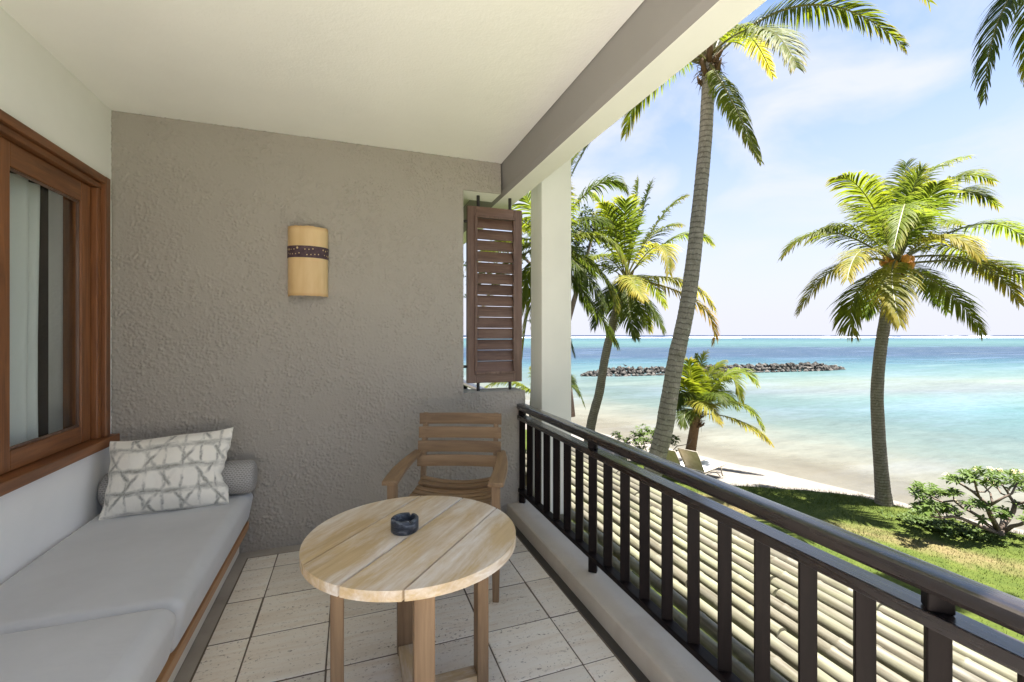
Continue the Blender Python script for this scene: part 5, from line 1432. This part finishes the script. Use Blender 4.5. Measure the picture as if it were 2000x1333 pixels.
for (x_, y_) in [(985, 225), (1250, 175), (1400, 170), (1480, 190), (1640, 200), (1690, 205), (1090, 480), (1140, 490), (1360, 270), (1450, 305)]:
    for r_ in range(3):
        rosette(fl, zq(x_ + rg.uniform(-20, 20), y_ + rg.uniform(-10, 10), rg.uniform(-.3, .2)) - base, Vector((0, 0, 1)), 5, .05, .03, rg)
tag(fl.build('blossom', M['flower'], pl, recalc=False), kind='stuff')
# low ground cover around its foot
m = MB(); rg = random.Random(8)
for i in range(330):
    x_ = rg.gauss(960, 190); y_ = 690 + (x_ - 900) * 0.22 + rg.gauss(0, 26)
    p = px(1640 + x_ / 4.761, 880 + y_ / 4.761, 10.0); 
    dcam = (CAM_H - (GZ + .04)) / max(.2, ((880 + y_ / 4.761) - 655) / FPX); p = px(1640 + x_ / 4.761, 880 + y_ / 4.761, dcam)
    rosette(m, p, Vector((rg.uniform(-.3, .3), rg.uniform(-.3, .3), 1)), 6, rg.uniform(.06, .13), .05, rg)
tag(m.build('ground_cover', M['shrub_leaf'], None, recalc=False), 'low leafy creeper on the lawn edge left of the frangipani', 'ground cover', kind='stuff')

def bush(name, label, base, clusters, leafn, L, w, mat_, stems, seed, cat='shrub', group=None, stem_r=0.02):
    rg = random.Random(seed)
    b = thing(name, label, cat, tuple(base), 0, group)
    for pts in stems:
        m = MB(); n_ = len(pts); m.tube([p - base for p in pts], [stem_r * (1 - .6 * i / (n_ - 1)) for i in range(n_)], 6); m.build('branch', M['branch'], b, smooth=True)
    m = MB()
    for (c, r, k) in clusters:
        for i in range(k):
            q = c + Vector((rg.gauss(0, r[0]), rg.gauss(0, r[1]), rg.gauss(0, r[2]))) * .6
            rosette(m, q - base, Vector((rg.uniform(-.6, .6), rg.uniform(-.6, .6), 1)), leafn, L, w, rg)
    tag(m.build('foliage', mat_, b, recalc=False), kind='stuff')
    return b
bb = px(1262, 905, 15.2); bb.z = GZ - .03
def q3(u, v, dd=0): return px(u, v, 15.2 + dd)
bush('leafy_shrub', 'bright green leafy shrub between the tall palm trunk and the young palm', bb,
     [(q3(1255, 852), (.35, .3, .18), 26), (q3(1285, 850), (.4, .3, .18), 26), (q3(1235, 862), (.25, .3, .15), 14), (q3(1270, 870), (.45, .3, .2), 26), (q3(1205, 852), (.13, .2, .08), 7), (q3(1315, 862), (.2, .2, .2), 14), (q3(1300, 880), (.3, .3, .2), 12)],
     8, 0.17, 0.062, M['shrub_leaf'],
     [[bb, q3(1262, 880), q3(1255, 855)], [bb, q3(1280, 882), q3(1290, 850)], [bb, q3(1240, 878), q3(1222, 862), q3(1205, 853)], [bb, q3(1310, 885), q3(1322, 872), q3(1345, 868), q3(1352, 858)], [bb, q3(1255, 890), q3(1235, 866)]], 3)
# broad-leaved tree behind the palms on the left
tbp = px(1118, 860, 24); tbp.z = GZ - .05
def q4(u, v, dd=0): return px(u, v, 24 + dd)
bush('broadleaf_tree', 'dark broad-leaved tree behind the palms beside the column', tbp,
     [(q4(1150, 440), (1.0, 1.0, .6), 60), (q4(1180, 455), (.7, .8, .5), 40), (q4(1110, 450), (1.2, 1.0, .8), 70), (q4(1060, 480), (1.3, 1.2, 1.0), 70), (q4(1130, 500), (1.2, 1.0, .8), 60), (q4(1000, 500), (1.4, 1.2, 1.0), 60), (q4(950, 540), (1.4, 1.2, 1.0), 60), (q4(1050, 560), (1.4, 1.2, 1.0), 60)],
     7, 0.28, 0.12, M['tree_leaf'],
     [[tbp, q4(1112, 750), q4(1105, 600), q4(1110, 480)], [q4(1106, 640), q4(1135, 540), q4(1160, 450)], [q4(1106, 620), q4(1060, 540), q4(1010, 490)]], 6, 'tree', None, 0.16)

# ================================================================== SUN LOUNGERS
_p = NT('sling_mesh'); _c = _p.coord()
M['sling'] = _p.done(_p.pbr(_p.ramp(_p.noise(_c, 9, 3), [(.3, (0.36, 0.31, 0.235)), (.7, (0.46, 0.405, 0.32))]), 0.75, None, 0.2))
_p = NT('lounger_frame'); M['lframe'] = _p.done(_p.pbr((0.26, 0.225, 0.175), 0.45, None, 0.4))
_p = NT('towel'); M['towel'] = _p.done(_p.pbr((0.72, 0.70, 0.66), 0.9))
def lounger(label, loc, rz):
    r = thing('sun_lounger', label, 'sun lounger', loc, rz, 'loungers on the beach')
    W_ = 0.31
    ang_ = math.radians(56); bl = 0.78; hx = 0.0
    for s_ in (-1, 1):
        m = MB(); m.tube([(hx - .05, s_ * W_, .33), (1.28, s_ * W_, .33)], .018, 8); m.build('side_rail', M['lframe'], r, smooth=True)
        m = MB(); m.tube([(hx, s_ * (W_ - .02), .345), (hx - math.cos(ang_) * bl, s_ * (W_ - .02), .345 + math.sin(ang_) * bl)], .017, 8); m.build('back_rail', M['lframe'], r, smooth=True)
        m = MB(); m.tube([(1.02, s_ * W_, .32), (1.03, s_ * W_, .15), (1.10, s_ * W_, .015), (1.20, s_ * W_, .012)], .018, 8); m.build('leg', M['lframe'], r, smooth=True)
        m = MB(); m.tube([(.95, s_ * W_, .02), (.7, s_ * W_, .22), (.35, s_ * W_, .285), (.0, s_ * W_, .26), (-.22, s_ * W_, .02)], .015, 8); m.build('leg', M['lframe'], r, smooth=True)
    m = MB(); m.tube([(hx - math.cos(ang_) * bl, -W_ + .02, .345 + math.sin(ang_) * bl), (hx - math.cos(ang_) * bl, W_ - .02, .345 + math.sin(ang_) * bl)], .017, 8); m.build('top_bar', M['lframe'], r, smooth=True)
    m = MB(); m.tube([(1.28, -W_, .33), (1.28, W_, .33)], .018, 8); m.build('end_bar', M['lframe'], r, smooth=True)
    m = MB(); vs = []; fs = []; K = 10
    for i in range(K + 1):
        f = i / K; sag = .02 * math.sin(math.pi * f)
        for s_ in (-1, 1):
            for off in (0, .006): vs.append((hx - math.cos(ang_) * bl * f + off * math.sin(ang_) + sag * .8, s_ * (W_ - .025), .345 + math.sin(ang_) * bl * f + off * math.cos(ang_) - sag * .5))
    for i in range(K):
        b = i * 4; c_ = b + 4; fs += [(b, b + 2, c_ + 2, c_), (b + 1, c_ + 1, c_ + 3, b + 3), (b, c_, c_ + 1, b + 1), (b + 2, b + 3, c_ + 3, c_ + 2)]
    m.add(vs, fs); m.build('backrest', M['sling'], r)
    m = MB(); m.box(0.01, 1.26, -W_ + .015, W_ - .015, .325, .345); m.build('seat', M['towel'], r, .004, 1)
    return r
def on_sand(u, v, ):
    d = (CAM_H - GZ) / ((v - 655) / FPX); p = px(u, v, d); p.z = GZ - 0.03; return p
lp = on_sand(1357, 938); 
lounger('beige sling sun lounger with raised back on the sand right of the trunk', tuple(lp), math.radians(20))
lp2 = on_sand(1316, 936)
lounger('beige sling sun lounger half hidden behind the tall palm trunk', tuple(lp2), math.radians(20))
